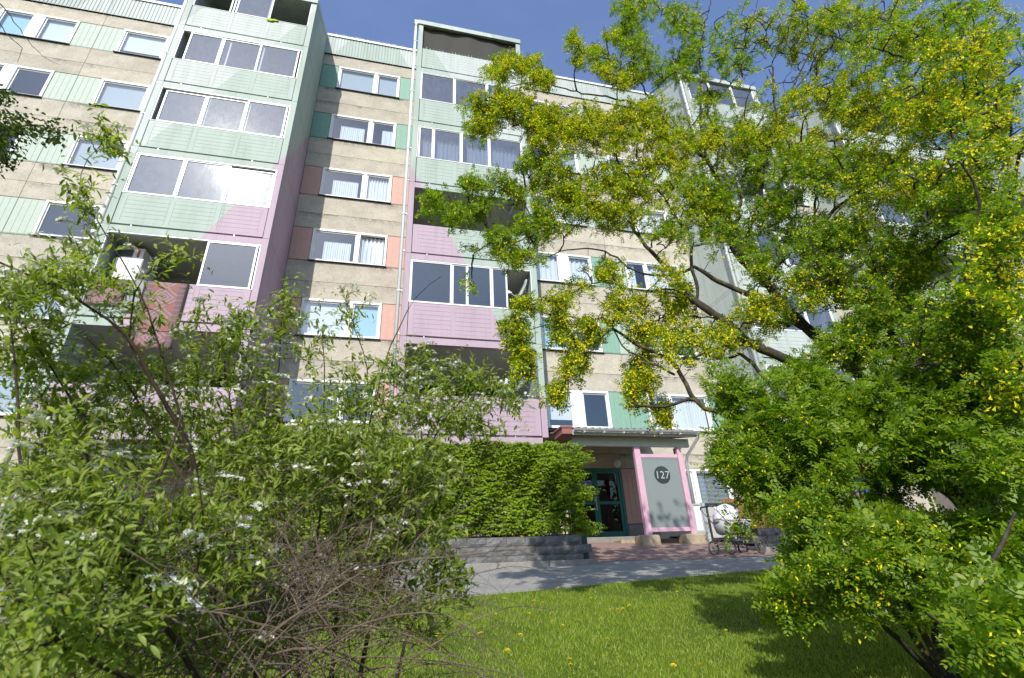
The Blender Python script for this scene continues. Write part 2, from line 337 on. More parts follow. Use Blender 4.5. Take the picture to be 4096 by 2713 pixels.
def rugmat():
    b = NB('rug_pattern'); tc = b.new('ShaderNodeTexCoord'); sp = b.new('ShaderNodeSeparateXYZ'); b.lk(tc.outputs['Generated'], sp.inputs[0]); X, Y, Z = sp.outputs
    ax = b.math('ABSOLUTE', b.math('SUBTRACT', X, .5))            # 0 centre .. .5 rim
    zz = b.math('MULTIPLY', Z, 3.3)
    cell = b.math('ABSOLUTE', b.math('SUBTRACT', b.math('FRACT', zz), .5))
    dm = b.math('ADD', b.math('MULTIPLY', ax, 1.35), b.math('MULTIPLY', cell, .95))
    n = b.noise(75, 3, .8, tc.outputs['Object']); v = b.new('ShaderNodeTexVoronoi'); v.inputs['Scale'].default_value = 38; b.lk(tc.outputs['Object'], v.inputs['Vector'])
    speck = b.ramp(v.outputs['Distance'], [(.12, (.46, .42, .38)), (.30, (.13, .11, .15)), (.55, (.36, .17, .15))])
    field = b.ramp(dm, [(0, (.44, .40, .36)), (.06, (.10, .10, .15)), (.12, (.38, .31, .30)), (.19, (.15, .12, .16)), (.26, (.40, .33, .31)), (.335, (.20, .15, .18)), (.40, (.36, .12, .09)), (.46, (.36, .29, .27)), (.55, (.16, .13, .17)), (.62, (.36, .12, .09))], 'CONSTANT')
    c = b.mix(.5, field, speck)
    border = b.mix(b.ramp(b.math('FRACT', b.math('MULTIPLY', zz, 4)), [(.35, 0), (.5, .55), (.7, 0)]), speck, (.45, .43, .38))
    c = b.mix(b.math('GREATER_THAN', ax, .30), c, b.mix(.45, border, (.09, .08, .11)))
    c = b.mix(b.math('GREATER_THAN', ax, .46), c, (.10, .07, .07)); c = b.mix(1, c, b.ramp(n, [(.3, .75), (.7, 1.15)]), 'MULTIPLY')
    b.col(c).rough(.95, .05); MATS['rug_pattern'] = b.mat
rugmat()

M = MATS
# ================================================================== the apartment building
BX0, BX1 = -15.6, 35.2
bld = empty('apartment_building', (0, WY, .7), 'seven storey apartment block with mint, white and pink balcony stacks and pebbled concrete walls', 'building')
def wt(k): return 5.65 + 2.8 * (k - 1)
def wb(k): return 4.31 + 2.8 * (k - 1)
def pt(k): return 4.49 + 2.8 * (k - 1)
# hidden carcass behind the facade: dark joints, room walls, floors, roof
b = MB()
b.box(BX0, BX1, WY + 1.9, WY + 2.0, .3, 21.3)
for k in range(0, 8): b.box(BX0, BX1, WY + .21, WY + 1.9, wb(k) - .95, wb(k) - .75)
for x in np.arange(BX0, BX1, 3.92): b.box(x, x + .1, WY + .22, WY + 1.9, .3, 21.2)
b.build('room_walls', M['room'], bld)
b = MB(); b.box(BX0, BX1, WY + .25, WY + 11, 21.2, 21.32); b.box(BX0, BX1, WY + 10.8, WY + 11, .3, 21.2); b.box(BX0, BX0 + .15, WY + .2, WY + 11, .3, 21.2); b.box(BX1 - .15, BX1, WY + .2, WY + 11, .3, 21.2)
b.build('roof_slab', M['concrete'], bld)

def curtain(par, x0, x1, z0, z1, y, mat='blind_white', waves=9, seed=0):
    n = max(8, int(waves * 6)); b = MB(); r = random.Random(seed); vs = []
    for i in range(n + 1):
        t = i / n; x = x0 + (x1 - x0) * t; dy = .028 * math.sin(t * waves * 6.283 + seed) + .012 * math.sin(t * waves * 2.3 * 6.283)
        vs += [(x, y + dy, z1), (x, y + dy * 1.5, z0)]
    b.add(vs, [(2 * i, 2 * i + 2, 2 * i + 3, 2 * i + 1) for i in range(n)]); return b.build('curtain', M[mat], par, smooth=True)
def window(x0, x1, z0, z1, muls, fills, opened=None, y=WY, frame=.075, glassm='glass'):
    """frame mesh with sash, pane, sill, curtain or blind children"""
    b = MB(); yf, yb = y - .012, y + .10
    b.box(x0, x1, yf, yb, z1 - frame, z1).box(x0, x1, yf, yb, z0, z0 + frame * .8)
    edges = [x0] + [e for m in muls for e in m] + [x1]
    b.box(x0, x0 + frame, yf, yb, z0 + frame * .8, z1 - frame).box(x1 - frame, x1, yf, yb, z0 + frame * .8, z1 - frame)
    for a, c in muls: b.box(a, c, yf - .004, yb, z0 + frame * .8, z1 - frame)
    w = b.build('window', M['white_metal'], bld)
    s = MB(); s.box(x0 - .03, x1 + .03, y - .07, y + .02, z0 - .022, z0 - .002); s.build('sill', M['dark_metal'], w)
    cells = []
    for i in range(0, len(edges), 2):
        a, c = edges[i] + (frame if i == 0 else .004), edges[i + 1] - (frame if i == len(edges) - 2 else .004)
        cells.append((a, c))
    for i, ((a, c), fl) in enumerate(zip(cells, fills)):
        za, zc = z0 + frame * .8 + .004, z1 - frame - .004; st = .042
        s = MB(); ys, ye = y + .03, y + .075
        s.box(a, a + st, ys, ye, za, zc).box(c - st, c, ys, ye, za, zc).box(a + st, c - st, ys, ye, za, za + st).box(a + st, c - st, ys, ye, zc - st, zc)
        g = MB(); g.add([(a + st, y + .05, za + st), (c - st, y + .05, za + st), (c - st, y + .05, zc - st), (a + st, y + .05, zc - st)], [(0, 1, 2, 3)])
        if opened == i:            # casement swung inwards about its left stile
            ang = math.radians(14); ca, sa = math.cos(ang), math.sin(ang)
            f = lambda p: (a + (p[0] - a) * ca - (p[1] - ys) * sa, ys + (p[1] - ys) * ca + (p[0] - a) * sa * .8 + (p[2] - za) * .05, p[2])
            s.v = [f(p) for p in s.v]; g.v = [f(p) for p in g.v]
        s.build('sash', M['sash_grey'] if opened == i else M['white_metal'], w)
        g.build('pane', M[glassm], w)
        ya = y + .16; ww = c - a; hh = zc - za
        for item in fl.split('+'):
            if item == 'curtain': curtain(w, a + .02, c - .02, za, zc, ya, 'blind_white', rnd.choice((5, 7, 9)) * ww, i + rnd.random())
            elif item == 'half': curtain(w, a + ww * .22, a + ww * .88, za, za + hh * .72, ya, 'blind_white', 9 * ww, i + 2)
            elif item == 'right': curtain(w, a + ww * .45, c, za, za + hh * .78, ya, 'blind_white', 9 * ww, i + 4)
            elif item == 'leftc': curtain(w, a + ww * .05, a + ww * .5, za, zc, ya, 'blind_white', 10 * ww, i + 5)
            elif item.startswith('blind'):
                q = MB(); q.box(a + .01, c - .01, ya - .03, ya - .027, za + (hh * .22 if item.endswith('_up') else .0), zc); q.build('blind', M[item.replace('_up', '')], w)
            elif item == 'slats':
                q = MB()
                for zz in np.arange(za + .02, zc, .042): q.add([(a + .01, ya - .05, zz), (c - .01, ya - .05, zz), (c - .01, ya - .02, zz + .03), (a + .01, ya - .02, zz + .03)], [(0, 1, 2, 3)])
                q.build('blind', M['blind_grey'], w)
    return w
def panel(name, mat, x0, x1, z0, z1, y0=WY, th=.19, par=bld):
    b = MB(); g = .007; b.box(x0 + g, x1 - g, y0, y0 + th, z0 + g, z1 - g); return b.build(name, M[mat] if isinstance(mat, str) else mat, par)
def infill(mat, x0, x1, z0, z1):
    """coloured panel between windows with upright board relief"""
    b = MB(); g = .006; b.box(x0 + g, x1 - g, WY + .016, WY + .18, z0 + g, z1 - g); n = max(2, int((x1 - x0) / .16)); w = (x1 - x0 - .02) / n
    for i in range(n): b.box(x0 + .01 + i * w + .004, x0 + .01 + (i + 1) * w - .004, WY + .008, WY + .02, z0 + .03, z1 - .03)
    return b.build('infill_panel', M[mat], bld)

# element list per bay: (x0, x1, window x0, window x1, mullions)
ELS = [(-15.6, -11.69, -14.86, -12.41, [(-13.86, -13.48)]), (-11.69, -7.86, -10.95, -8.45, [(-9.46, -9.36)]),
       (-3.74, .06, -3.08, -.58, [(-1.62, -1.50)]),
       (4.16, 7.86, 4.88, 7.17, [(5.83, 6.22)]), (7.86, 11.6, 8.6, 11.0, [(9.45, 9.55)]),
       (15.42, 19.55, 16.35, 18.85, [(17.8, 17.92)]),
       (23.66, 27.4, 24.4, 26.75, [(25.4, 25.8)]), (27.4, 31.1, 28.1, 30.6, [(29.0, 29.1)])]
FILL = {(2, 6): ['blind_grey', 'blind_grey'], (2, 5): ['half', 'right'], (2, 4): ['half', 'curtain'], (2, 3): ['half', 'curtain'], (2, 2): ['blind_white', 'blind_blue'], (2, 1): ['', ''],
        (0, 6): ['blind_blue', 'blind_white'], (0, 5): ['', 'slats'], (0, 4): ['blind_white', ''], (0, 3): ['', 'slats'], (1, 6): ['blind_white_up', 'blind_grey'], (1, 5): ['blind_grey', 'blind_grey'], (1, 4): ['blind_grey', 'blind_white'], (1, 3): ['', ''], (1, 2): ['blind_grey', ''],
        (3, 6): ['blind_beige', 'slats'], (3, 5): ['', 'blind_grey'], (3, 4): ['', 'curtain'], (3, 3): ['curtain', 'curtain'], (3, 2): ['blind_blue', ''], (3, 1): ['blind_white_up', ''],
        (4, 6): ['blind_beige', 'blind_beige'], (4, 5): ['', 'blind_grey'], (4, 4): ['curtain', 'curtain'], (4, 3): ['leftc', 'curtain'], (4, 2): ['blind_green', 'blind_green'], (4, 1): ['leftc', 'curtain']}
for ei, (x0, x1, wx0, wx1, mu) in enumerate(ELS):
    for k in range(1, 7):
        fl = FILL.get((ei, k)) or rnd.choice([['blind_grey', ''], ['curtain', 'curtain'], ['', 'half'], ['blind_white', 'blind_grey']])
        window(wx0, wx1, wb(k), wt(k), mu, fl, opened=1 if (ei, k) in ((2, 3), (1, 6)) else None, glassm='glass')
        if ei == 2: mat = 'teal_panel' if k >= 5 else 'salmon_panel'
        elif ei < 2: mat = 'mint_panel' if k >= 3 else 'teal_panel'
        elif ei in (3, 4): mat = 'mint_panel' if (k >= 3 or (k == 2 and ei == 4)) else 'teal_panel'
        else: mat = 'mint_panel'
        m2 = 'teal_panel' if (ei, k) in ((3, 3), (1, 3)) else mat
        infill(mat, x0, wx0 - .012, wb(k), wt(k)); infill(m2, wx1 + .012, x1, wb(k), wt(k))
        panel('concrete_panel', 'aggregate', x0, x1, wb(k) - .81, wb(k) - .024)
        panel('concrete_panel', 'aggregate', x0, x1, wt(k), 20.28 if k == 6 else wb(k + 1) - .81)
    panel('concrete_panel', 'aggregate', x0, x1, 3.03, wb(1) - .81)
# ground floor walls
panel('concrete_panel', 'aggregate', -15.6, 4.15, .3, 3.03); panel('concrete_panel', 'aggregate', 8.3, 9.45, .3, 3.03); panel('concrete_panel', 'aggregate', 9.45, 11.2, .3, 1.55); panel('concrete_panel', 'aggregate', 11.2, 35.2, .3, 3.03)
window(9.47, 11.18, 1.56, 3.02, [(9.80, 9.95)], ['slats', 'slats'])
# backing behind joints
b = MB(); z0s = [(.3, 2.85)] 
for k in range(1, 7): b.box(BX0, BX1, WY + .19, WY + .205, wb(k) - .82, wb(k)); b.box(BX0, BX1, WY + .19, WY + .205, wt(k), 20.4 if k == 6 else wb(k + 1) - .82)
b.box(BX0, BX1, WY + .19, WY + .205, 2.86, wb(1) - .82); b.build('joint_backing', M['dark_metal'], bld)
# ribbed fascia with metal coping and bird spikes
def fascia(x0, x1):
    n = int((x1 - x0) / .12); V = []; 
    for i in range(n):
        xa = x0 + (x1 - x0) * i / n; w = (x1 - x0) / n
        for dx, dy in ((0, 0), (.72, 0), (.79, .018), (.93, .018)): V.append((xa + dx * w, WY - .055 + dy))
    V.append((x1, WY - .055)); b = MB(); vs = [(x, y, z) for x, y in V for z in (20.295, 21.43)]
    b.add(vs, [(2 * i, 2 * i + 2, 2 * i + 3, 2 * i + 1) for i in range(len(V) - 1)]); b.build('fascia_panel', M['paint_front'], bld)
for ei, e in enumerate(ELS): fascia(e[0] + .004, e[1] - .004)
for xa, xb in ((-7.86, -3.74), (.06, 4.16), (11.6, 15.42), (19.55, 23.66), (31.1, 35.2)): fascia(xa, xb)
b = MB(); b.box(BX0, BX1, WY - .09, WY + .35, 21.432, 21.50); b.box(BX0, BX1, WY - .095, WY - .088, 21.38, 21.50); b.build('coping', M['white_metal'], bld)
b = MB()
for xs, xe in ((-3.4, -.5), (4.6, 6)):
    x = xs
    while x < xe:
        if rnd.random() < .8:
            for dx in (-.02, .02): b.bar((x, WY - .05, 21.5), (x + dx * .8, WY - .06 + rnd.uniform(-.03, .03), 21.64), .0045)
        x += .055
b.build('bird_spikes', M['alu'], bld, kind='stuff')

# ------------------------------------------------------------------ balcony stacks
def parapet_mb(x0, x1, z0, z1):
    b = MB(); b.box(x0, x1, FY + .012, FY + .09, z0, z1); w = x1 - x0; h = z1 - z0; gap = .007; y0, y1 = FY + .006, FY + .014
    mx, sep, top, bot = .16, .13, .10, .09; cw = (w - 2 * mx - 2 * sep) / 3
    b.box(x0, x1, y0, y1, z1 - top, z1).box(x0, x1, y0, y1, z0, z0 + bot)
    xs = [x0 + mx + i * (cw + sep) for i in range(3)]
    for xa, xb in ((x0, x0 + mx - .006), (xs[0] + cw + .006, xs[1] - .006), (xs[1] + cw + .006, xs[2] - .006), (x1 - mx + .006, x1)): b.box(xa, xb, y0, y1, z0 + bot, z1 - top)
    n = 6; rh = (h - top - bot) / n
    for xa in xs:
        for i in range(n): b.box(xa, xa + cw, y0 + .001, y1, z0 + bot + i * rh + gap * .5, z0 + bot + (i + 1) * rh - gap * .5)
    return b
def side_panel_mb(xa, xb, out, z0, z1, top_slope=None):
    b = MB(); zt = (z1 if top_slope is None else top_slope)
    b.add([(xa, FY - .004, z0), (xb, FY - .004, z0), (xb, WY - .006, z0), (xa, WY - .006, z0), (xa, FY - .004, z1), (xb, FY - .004, z1), (xb, WY - .006, zt), (xa, WY - .006, zt)],
          [(0, 3, 2, 1), (4, 5, 6, 7), (0, 1, 5, 4), (1, 2, 6, 5), (2, 3, 7, 6), (3, 0, 4, 7)])
    n = 13; y0, y1 = FY + .09, WY - .08; w = (y1 - y0) / n
    xo0, xo1 = (xb, xb + .006) if out > 0 else (xa - .006, xa)
    for i in range(n): b.box(xo0, xo1, y0 + i * w + .006, y0 + (i + 1) * w - .006, z0 + .10, z1 - .10)
    return b
def glaze(par, x0, x1, z0, z1, gm='glass_dusty', y=FY + .04, st=.05, name='glazing_panel'):
    b = MB(); b.box(x0, x0 + st, y - .02, y + .02, z0, z1).box(x1 - st, x1, y - .02, y + .02, z0, z1).box(x0 + st, x1 - st, y - .02, y + .02, z0, z0 + .05).box(x0 + st, x1 - st, y - .02, y + .02, z1 - .03, z1)
    b.build(name, M['white_metal'], par)
    g = MB(); g.add([(x0 + st, y, z0 + .05), (x1 - st, y, z0 + .05), (x1 - st, y, z1 - .03), (x0 + st, y, z1 - .03)], [(0, 1, 2, 3)]); g.build('pane', M[gm], par)
def stack(xl, xr, spec, left_mat, right_mat, seed):
    r = random.Random(seed); pb = lambda k: pt(k) - 1.05
    for k in range(1, 8):
        x0, x1 = xl + .19, xr - .19; zb = pb(k)
        bal = MB(); bal.box(xl + .17, xr - .17, FY + .006, FY + .17, zb - .26, zb - .055, 0)
        if k < 7: bal.box(xl + .17, xr - .17, FY + .17, WY - .01, zb - .22, zb - .06, 1)
        else:
            bal.v = []; bal.f = []; bal.m = []; zb2 = 19.87
            bal.add([(xl - .02, FY - .05, zb2), (xr + .02, FY - .05, zb2), (xr + .02, FY - .05, 20.10), (xl - .02, FY - .05, 20.10), (xl - .02, WY, 21.2), (xr + .02, WY, 21.2), (xr + .02, WY, 21.44), (xl - .02, WY, 21.44)],
                    [(0, 1, 2, 3), (0, 4, 5, 1), (3, 2, 6, 7), (0, 3, 7, 4), (1, 5, 6, 2), (4, 7, 6, 5)], 0)
            bal.build('balcony_roof', [M['paint_front'], M['ceiling_paint']], bld); continue
        o = bal.build('balcony', [M['paint_front'], M['ceiling_paint']], bld)
        parapet_mb(x0, x1, zb, pt(k)).build('parapet', M['paint_front'], o)
        f = MB()
        for xx in (x0 + (x1 - x0) * .12, x0 + (x1 - x0) * .8): f.box(xx, xx + .03, FY + .02, FY + .06, zb - .055, zb)
        f.build('fixing', M['alu'], o)
        zt = zb - .05 + 2.8
        for (xa, xb_, out, mt) in ((xl, xl + .17, -1, left_mat), (xr - .17, xr, 1, right_mat)):
            sp = side_panel_mb(xa, xb_, out, zb - .044, zt - .006 if k < 6 else 19.99, None if k < 6 else 21.2)
            if mt != 'paint_front': sp.m = [0] * len(sp.m); 
            so_ = sp.build('side_panel', [M['paint_front'], M[mt]], o)
            # the narrow front edge carries the front paint, the broad face its own
            for p in so_.data.polygons:
                p.material_index = 0 if p.normal.y < -.7 else 1
        z0, z1 = pt(k) + .012, zb + 2.8 - .265
        q = MB(); q.box(xl + .17, xr - .17, WY, WY + .18, zb - .05, zb + 2.74); q.build('balcony_back_wall', M['plaster'], o)
        wz0, wz1 = zb + .95, zb + 2.25; q = MB(); xa = xl + .5
        for xx0, xx1, zz0 in ((xa, xa + 1.9, wz0), (xa + 1.95, xa + 2.8, zb + .15)):
            q.box(xx0, xx1, WY - .03, WY - .004, zz0, zz0 + .07).box(xx0, xx1, WY - .03, WY - .004, wz1 - .07, wz1).box(xx0, xx0 + .07, WY - .03, WY - .004, zz0, wz1).box(xx1 - .07, xx1, WY - .03, WY - .004, zz0, wz1)
        q.build('balcony_window', M['timber_white'], o)
        q = MB()
        for xx0, xx1, zz0 in ((xa, xa + 1.9, wz0), (xa + 1.95, xa + 2.8, zb + .15)): q.add([(xx0 + .06, WY - .010, zz0 + .06), (xx1 - .06, WY - .010, zz0 + .06), (xx1 - .06, WY - .010, wz1 - .06), (xx0 + .06, WY - .010, wz1 - .06)], [(0, 1, 2, 3)])
        q.build('window_glass', M['glass_dark'], o)
        s = spec.get(k)
        if s is None: continue
        if s.get('rail', 1) and s.get('panels'):
            q = MB(); q.box(x0 - .015, x1 + .015, FY + .008, FY + .075, z1 - .035, z1 - .004).box(x0 - .015, x1 + .015, FY - .006, FY + .085, pt(k) + .001, pt(k) + .014)
            q.box(x0 - .015, x0 + .012, FY + .01, FY + .07, z0, z1 - .035).box(x1 - .012, x1 + .015, FY + .01, FY + .07, z0, z1 - .035); q.build('glazing_track', M['white_metal'], o)
        drop = s.get('drop', {})
        for i, (pa, pc) in enumerate(s.get('panels', [])):
            d = drop.get(i, 0); glaze(o, pa + .002, pc - .002, z0 + .004, z1 - .04 - d, s.get('glass', 'glass_dusty'), FY + .04 + .012 * (i % 2))
        for i, xx in enumerate(s.get('stiles', [])):
            q = MB(); q.box(xx - .025, xx + .025, FY + .09, FY + .115, z0 + .01, z1 - .05); q.build('stile', M['white_metal'], o)
        if s.get('awning'):
            q = MB(); q.tube([(x0 - .02, FY + .10, z1 - .09), (x1 + .02, FY + .10, z1 - .09)], .055, 10); q.build('roller_blind', M['dark_metal'], o, smooth=True)
        if s.get('net'):
            n = 24; vs = []
            for i in range(n + 1):
                t = i / n; x = x0 + (x1 - x0) * t; sag = .03 * math.sin(t * 9) + .02 * math.sin(t * 23)
                vs += [(x, FY + .12 + sag * .6, zb + .2), (x, FY + .12 + sag, (zb + 2.5 - .03) + sag * .5)]
            q = MB(); q.add(vs, [(2 * i, 2 * i + 2, 2 * i + 3, 2 * i + 1) for i in range(n)]); q.build('netting', M['net'], o)
            q = MB()
            for xx in np.arange(x0 + .03, x1, .125): q.bar((xx, FY + .05, pt(k)), (xx + r.uniform(-.012, .012), FY + .04 + r.uniform(-.03, .02), pt(k) + .12), .006)
            q.build('bird_spikes', M['alu'], o, kind='stuff')
        for (ca, cc, top) in s.get('curtains', []): 
            curtain(o, ca, cc, zb + .3, z1 - .1, FY + .35, 'blind_grey' if top else 'fabric_grey', 7 * (cc - ca), k)
simple('net', (.085, .082, .075), .95, .05, 0, .1)
third = lambda a, c, n=3: [(a + (c - a) * i / n, a + (c - a) * (i + 1) / n) for i in range(n)]
A0, A1 = -7.86, -3.74; B0, B1 = .06, 4.16; C0, C1 = 11.6, 15.42; D0, D1 = 19.55, 23.66
stack(A0, A1, {6: dict(panels=[(-6.35, -5.2)], stiles=[-6.45, -6.55, -5.3]), 5: dict(panels=[(-7.43, -6.42), (-6.42, -5.22), (-5.26, -4.0)], stiles=[-6.2, -5.15], drop={0: .03, 1: .03}),
               4: dict(panels=[(-7.53, -6.37), (-6.37, -5.2), (-5.2, -3.98)], stiles=[-6.31, -5.13], drop={0: .09, 1: .07}), 3: dict(panels=third(-7.64, -3.95), drop={2: .1}), 2: dict(panels=[(-5.27, -3.98)], glass='glass')}, 'paint_front', 'paint_side', 1)
stack(B0, B1, {6: dict(net=1), 5: dict(panels=third(.25, 3.97), awning=1), 4: dict(panels=[(.28, .78), (.78, 1.75), (1.75, 2.75), (2.75, 3.96)], curtains=[(.82, 1.7, 1), (2.0, 3.9, 1), (.3, .75, 0)]),
               2: dict(panels=[(.25, 1.48), (1.48, 1.96), (1.93, 2.7), (2.7, 3.2)], glass='glass')}, 'paint_front', 'paint_front', 2)
stack(C0, C1, {k: dict(panels=third(C0 + .2, C1 - .2), awning=k in (3, 5)) for k in range(1, 7)}, 'paint_pale', 'paint_front', 3)
stack(D0, D1, {k: dict(panels=third(D0 + .2, D1 - .2)) for k in (1, 2, 4, 5)}, 'paint_pale', 'paint_front', 4)
stack(31.1, 35.2, {k: dict(panels=third(31.3, 35.0)) for k in (2, 3, 5, 6)}, 'paint_pale', 'paint_front', 5)
# piers carrying the stacks at ground level
for xl, xr in ((A0, A1), (B0, B1), (C0, C1), (D0, D1)):
    for xa in (xl + .02, xr - .17):
        b = MB(); b.box(xa, xa + .15, FY + .3, WY - .01, .3, 3.16); b.build('pier', M['concrete'], bld)
# downpipes
def downpipe(x, y, ztop, zbot, hop=True):
    b = MB(); b.tube([(x, y, zbot), (x, y, ztop - .35), (x + .02, y + .02, ztop - .15), (x + .12, y + .1, ztop)], .052, 10)
    for z in np.arange(zbot + 1, ztop - .4, 2.8): b.lathe([(.052, z), (.062, z), (.062, z + .05), (.052, z + .05)], x, y, 'z', 10)
    o = b.build('downpipe', M['white_metal'], bld, smooth=True)
    if hop:
        b = MB(); b.box(x - .06, x + .62, y + .03, y + .25, ztop - .08, ztop + .16); b.build('hopper', M['zinc'], o)
    for z in np.arange(zbot + 1.05, ztop - .4, 1.4): b = MB(); b.box(x - .02, x + .11, y - .01, y + .03, z, z + .025); b.build('bracket', M['alu'], o)
downpipe(-.06, FY + .01, 20.05, 1.0); downpipe(A0 - .09, FY + .05, 20.05, .9); downpipe(C0 - .09, FY + .05, 20.05, .9); downpipe(D0 - .09, FY + .05, 20.05, .9)

# entrance door (green), salmon panel, plinth, lintel under the canopy
panel('plinth', 'concrete', 7.26, 8.3, .3, 1.33, WY + .0, .18); infill('salmon_panel', 7.26, 8.3, 1.34, 3.03)
b = MB(); fx0, fx1, fz0, fz1 = 5.42, 7.24, .97, 2.86 + .16
fz1 = 3.022
b.box(fx0, fx1, WY - .02, WY + .09, fz1 - .07, fz1).box(fx0, fx0 + .07, WY - .02, WY + .09, fz0, fz1 - .07).box(fx1 - .07, fx1, WY - .02, WY + .09, fz0, fz1 - .07)
door = b.build('entrance_door', M['green_paint'], bld)
for xa, xb in ((fx0 + .075, 6.31), (6.32, fx1 - .075)):
    b = MB(); y0, y1 = WY + .0, WY + .055
    b.box(xa, xa + .085, y0, y1, fz0 + .01, fz1 - .075).box(xb - .085, xb, y0, y1, fz0 + .01, fz1 - .075).box(xa + .085, xb - .085, y0, y1, fz0 + .01, fz0 + .17).box(xa + .085, xb - .085, y0, y1, fz1 - .15, fz1 - .075).box(xa + .085, xb - .085, y0, y1, 1.93, 2.02)
    b.build('door_leaf', M['green_paint'], door)
    for za, zc in ((fz0 + .17, 1.93), (2.02, fz1 - .15)): b = MB(); b.add([(xa + .085, y0 + .02, za), (xb - .085, y0 + .02, za), (xb - .085, y0 + .02, zc), (xa + .085, y0 + .02, zc)], [(0, 1, 2, 3)]); b.build('pane', M['glass_dark'], door)
b = MB(); b.tube([(6.28, WY - .05, 1.75), (6.28, WY - .05, 2.15)], .014, 8); b.bar((6.28, WY - .05, 1.8), (6.28, WY, 1.8), .015); b.bar((6.28, WY - .05, 2.1), (6.28, WY, 2.1), .015); b.build('handle', M['alu'], door)
panel('concrete_panel', 'aggregate', 4.15, 5.42, .3, 3.03)
b = MB(); b.box(5.3, 7.5, WY - .45, WY - .03, .8, .955); b.build('door_step', M['concrete'], bld, bevel=.01)

# ------------------------------------------------------------------ things on the balconies
def rug(name, x0, x1, ztop, zbot, mat, lab, cat, backin=.5, yoff=0.0):
    n = 14; b = MB(); vs = []; prof = [(FY + .30, ztop - .25), (FY + .12, ztop + .012), (FY + .04, ztop + .03), (FY - .03 - yoff, ztop + .008)]
    for i in range(n + 1): t = i / n; prof.append((FY - .035 - yoff - .03 * math.sin(t * 3.1) * t, ztop - (ztop - zbot) * t))
    m = 8
    for (y, z) in prof:
        for j in range(m + 1): s = j / m; vs.append((x0 + (x1 - x0) * s, y + .008 * math.sin(s * 9 + z * 3), z))
    N = len(prof); b.add(vs, [(i * (m + 1) + j, i * (m + 1) + j + 1, (i + 1) * (m + 1) + j + 1, (i + 1) * (m + 1) + j) for i in range(N - 1) for j in range(m)])
    o = b.build(name, M[mat], smooth=True); sm = o.modifiers.new('t', 'SOLIDIFY'); sm.thickness = .012; return tag(o, lab, cat, 'rugs airing over the balcony rail')
rug('rug', -6.40, -5.42, pt(2), 5.42, 'rug_pattern', 'long red oriental rug with dark medallion borders hanging over the pink balcony rail', 'rug')
rug('rug', -6.76, -6.41, pt(2), 6.38, 'grey_carpet', 'plain grey carpet strip hanging beside the long oriental rug', 'carpet')
rug('rug', -7.62, -6.79, pt(2), 6.52, 'rug_pattern', 'shorter red patterned rug hanging by the balcony corner post behind twigs', 'rug')
b = MB(); b.box(-7.55, -6.9, FY + .5, FY + 1.3, pt(2) - 1.0, 8.28); t = b.build('storage_cabinet', M['fabric_white'], bevel=.01); tag(t, 'tall white cabinet standing on the balcony behind the rugs', 'cabinet')
d = MB(); d.box(-7.53, -7.24, FY + .48, FY + .498, pt(2) - .95, 8.24).box(-7.22, -6.92, FY + .48, FY + .498, pt(2) - .95, 8.24); d.build('cabinet_door', M['white_metal'], t)
b = MB(); b.box(-7.5, -6.95, FY + .52, FY + 1.0, 8.285, 8.62); t = b.build('cardboard_box', M['card_white']); tag(t, 'white printed cardboard box on top of the balcony cabinet', 'box')
d = MB(); d.box(-7.5, -7.2, FY + .513, FY + .519, 8.32, 8.56); d.build('printed_panel', M['dark_metal'], t); d = MB(); d.box(-7.28, -7.1, FY + .512, FY + .52, 8.57, 8.62).box(-7.1, -7.04, FY + .512, FY + .52, 8.33, 8.55); d.build('red_print', M['red_print'], t)
b = MB(); b.box(-6.55, -6.0, FY + 1.2, FY + 1.9, pt(2) - 1.0, 7.62); t = b.build('storage_cabinet', M['fabric_white'], bevel=.01); tag(t, 'low white cupboard with open dark shelf beside the tall balcony cabinet', 'cupboard')
# green cloth on the top left balcony rail
b = MB(); vs = []
p0 = at(1070, 68, FY - .02); p1 = at(1115, 75, FY - .02)
for i in range(9):
    s = i / 8; x = p0[0] + (p1[0] - p0[0]) * s
    for j, (y, dz) in enumerate(((FY + .12, -.02), (FY + .04, .035), (FY - .02, .01), (FY - .035, -.05), (FY - .03, -.11 - .04 * math.sin(s * 5)))): vs.append((x, y + .012 * math.sin(s * 14 + j), pt(6) + .02 + dz))
b.add(vs, [(i * 5 + j, i * 5 + j + 1, (i + 1) * 5 + j + 1, (i + 1) * 5 + j) for i in range(8) for j in range(4)])
o = b.build('towel', M['lime_cloth'], smooth=True); o.modifiers.new('t', 'SOLIDIFY').thickness = .01; tag(o, 'crumpled lime green cloth over the topmost balcony rail', 'cloth')
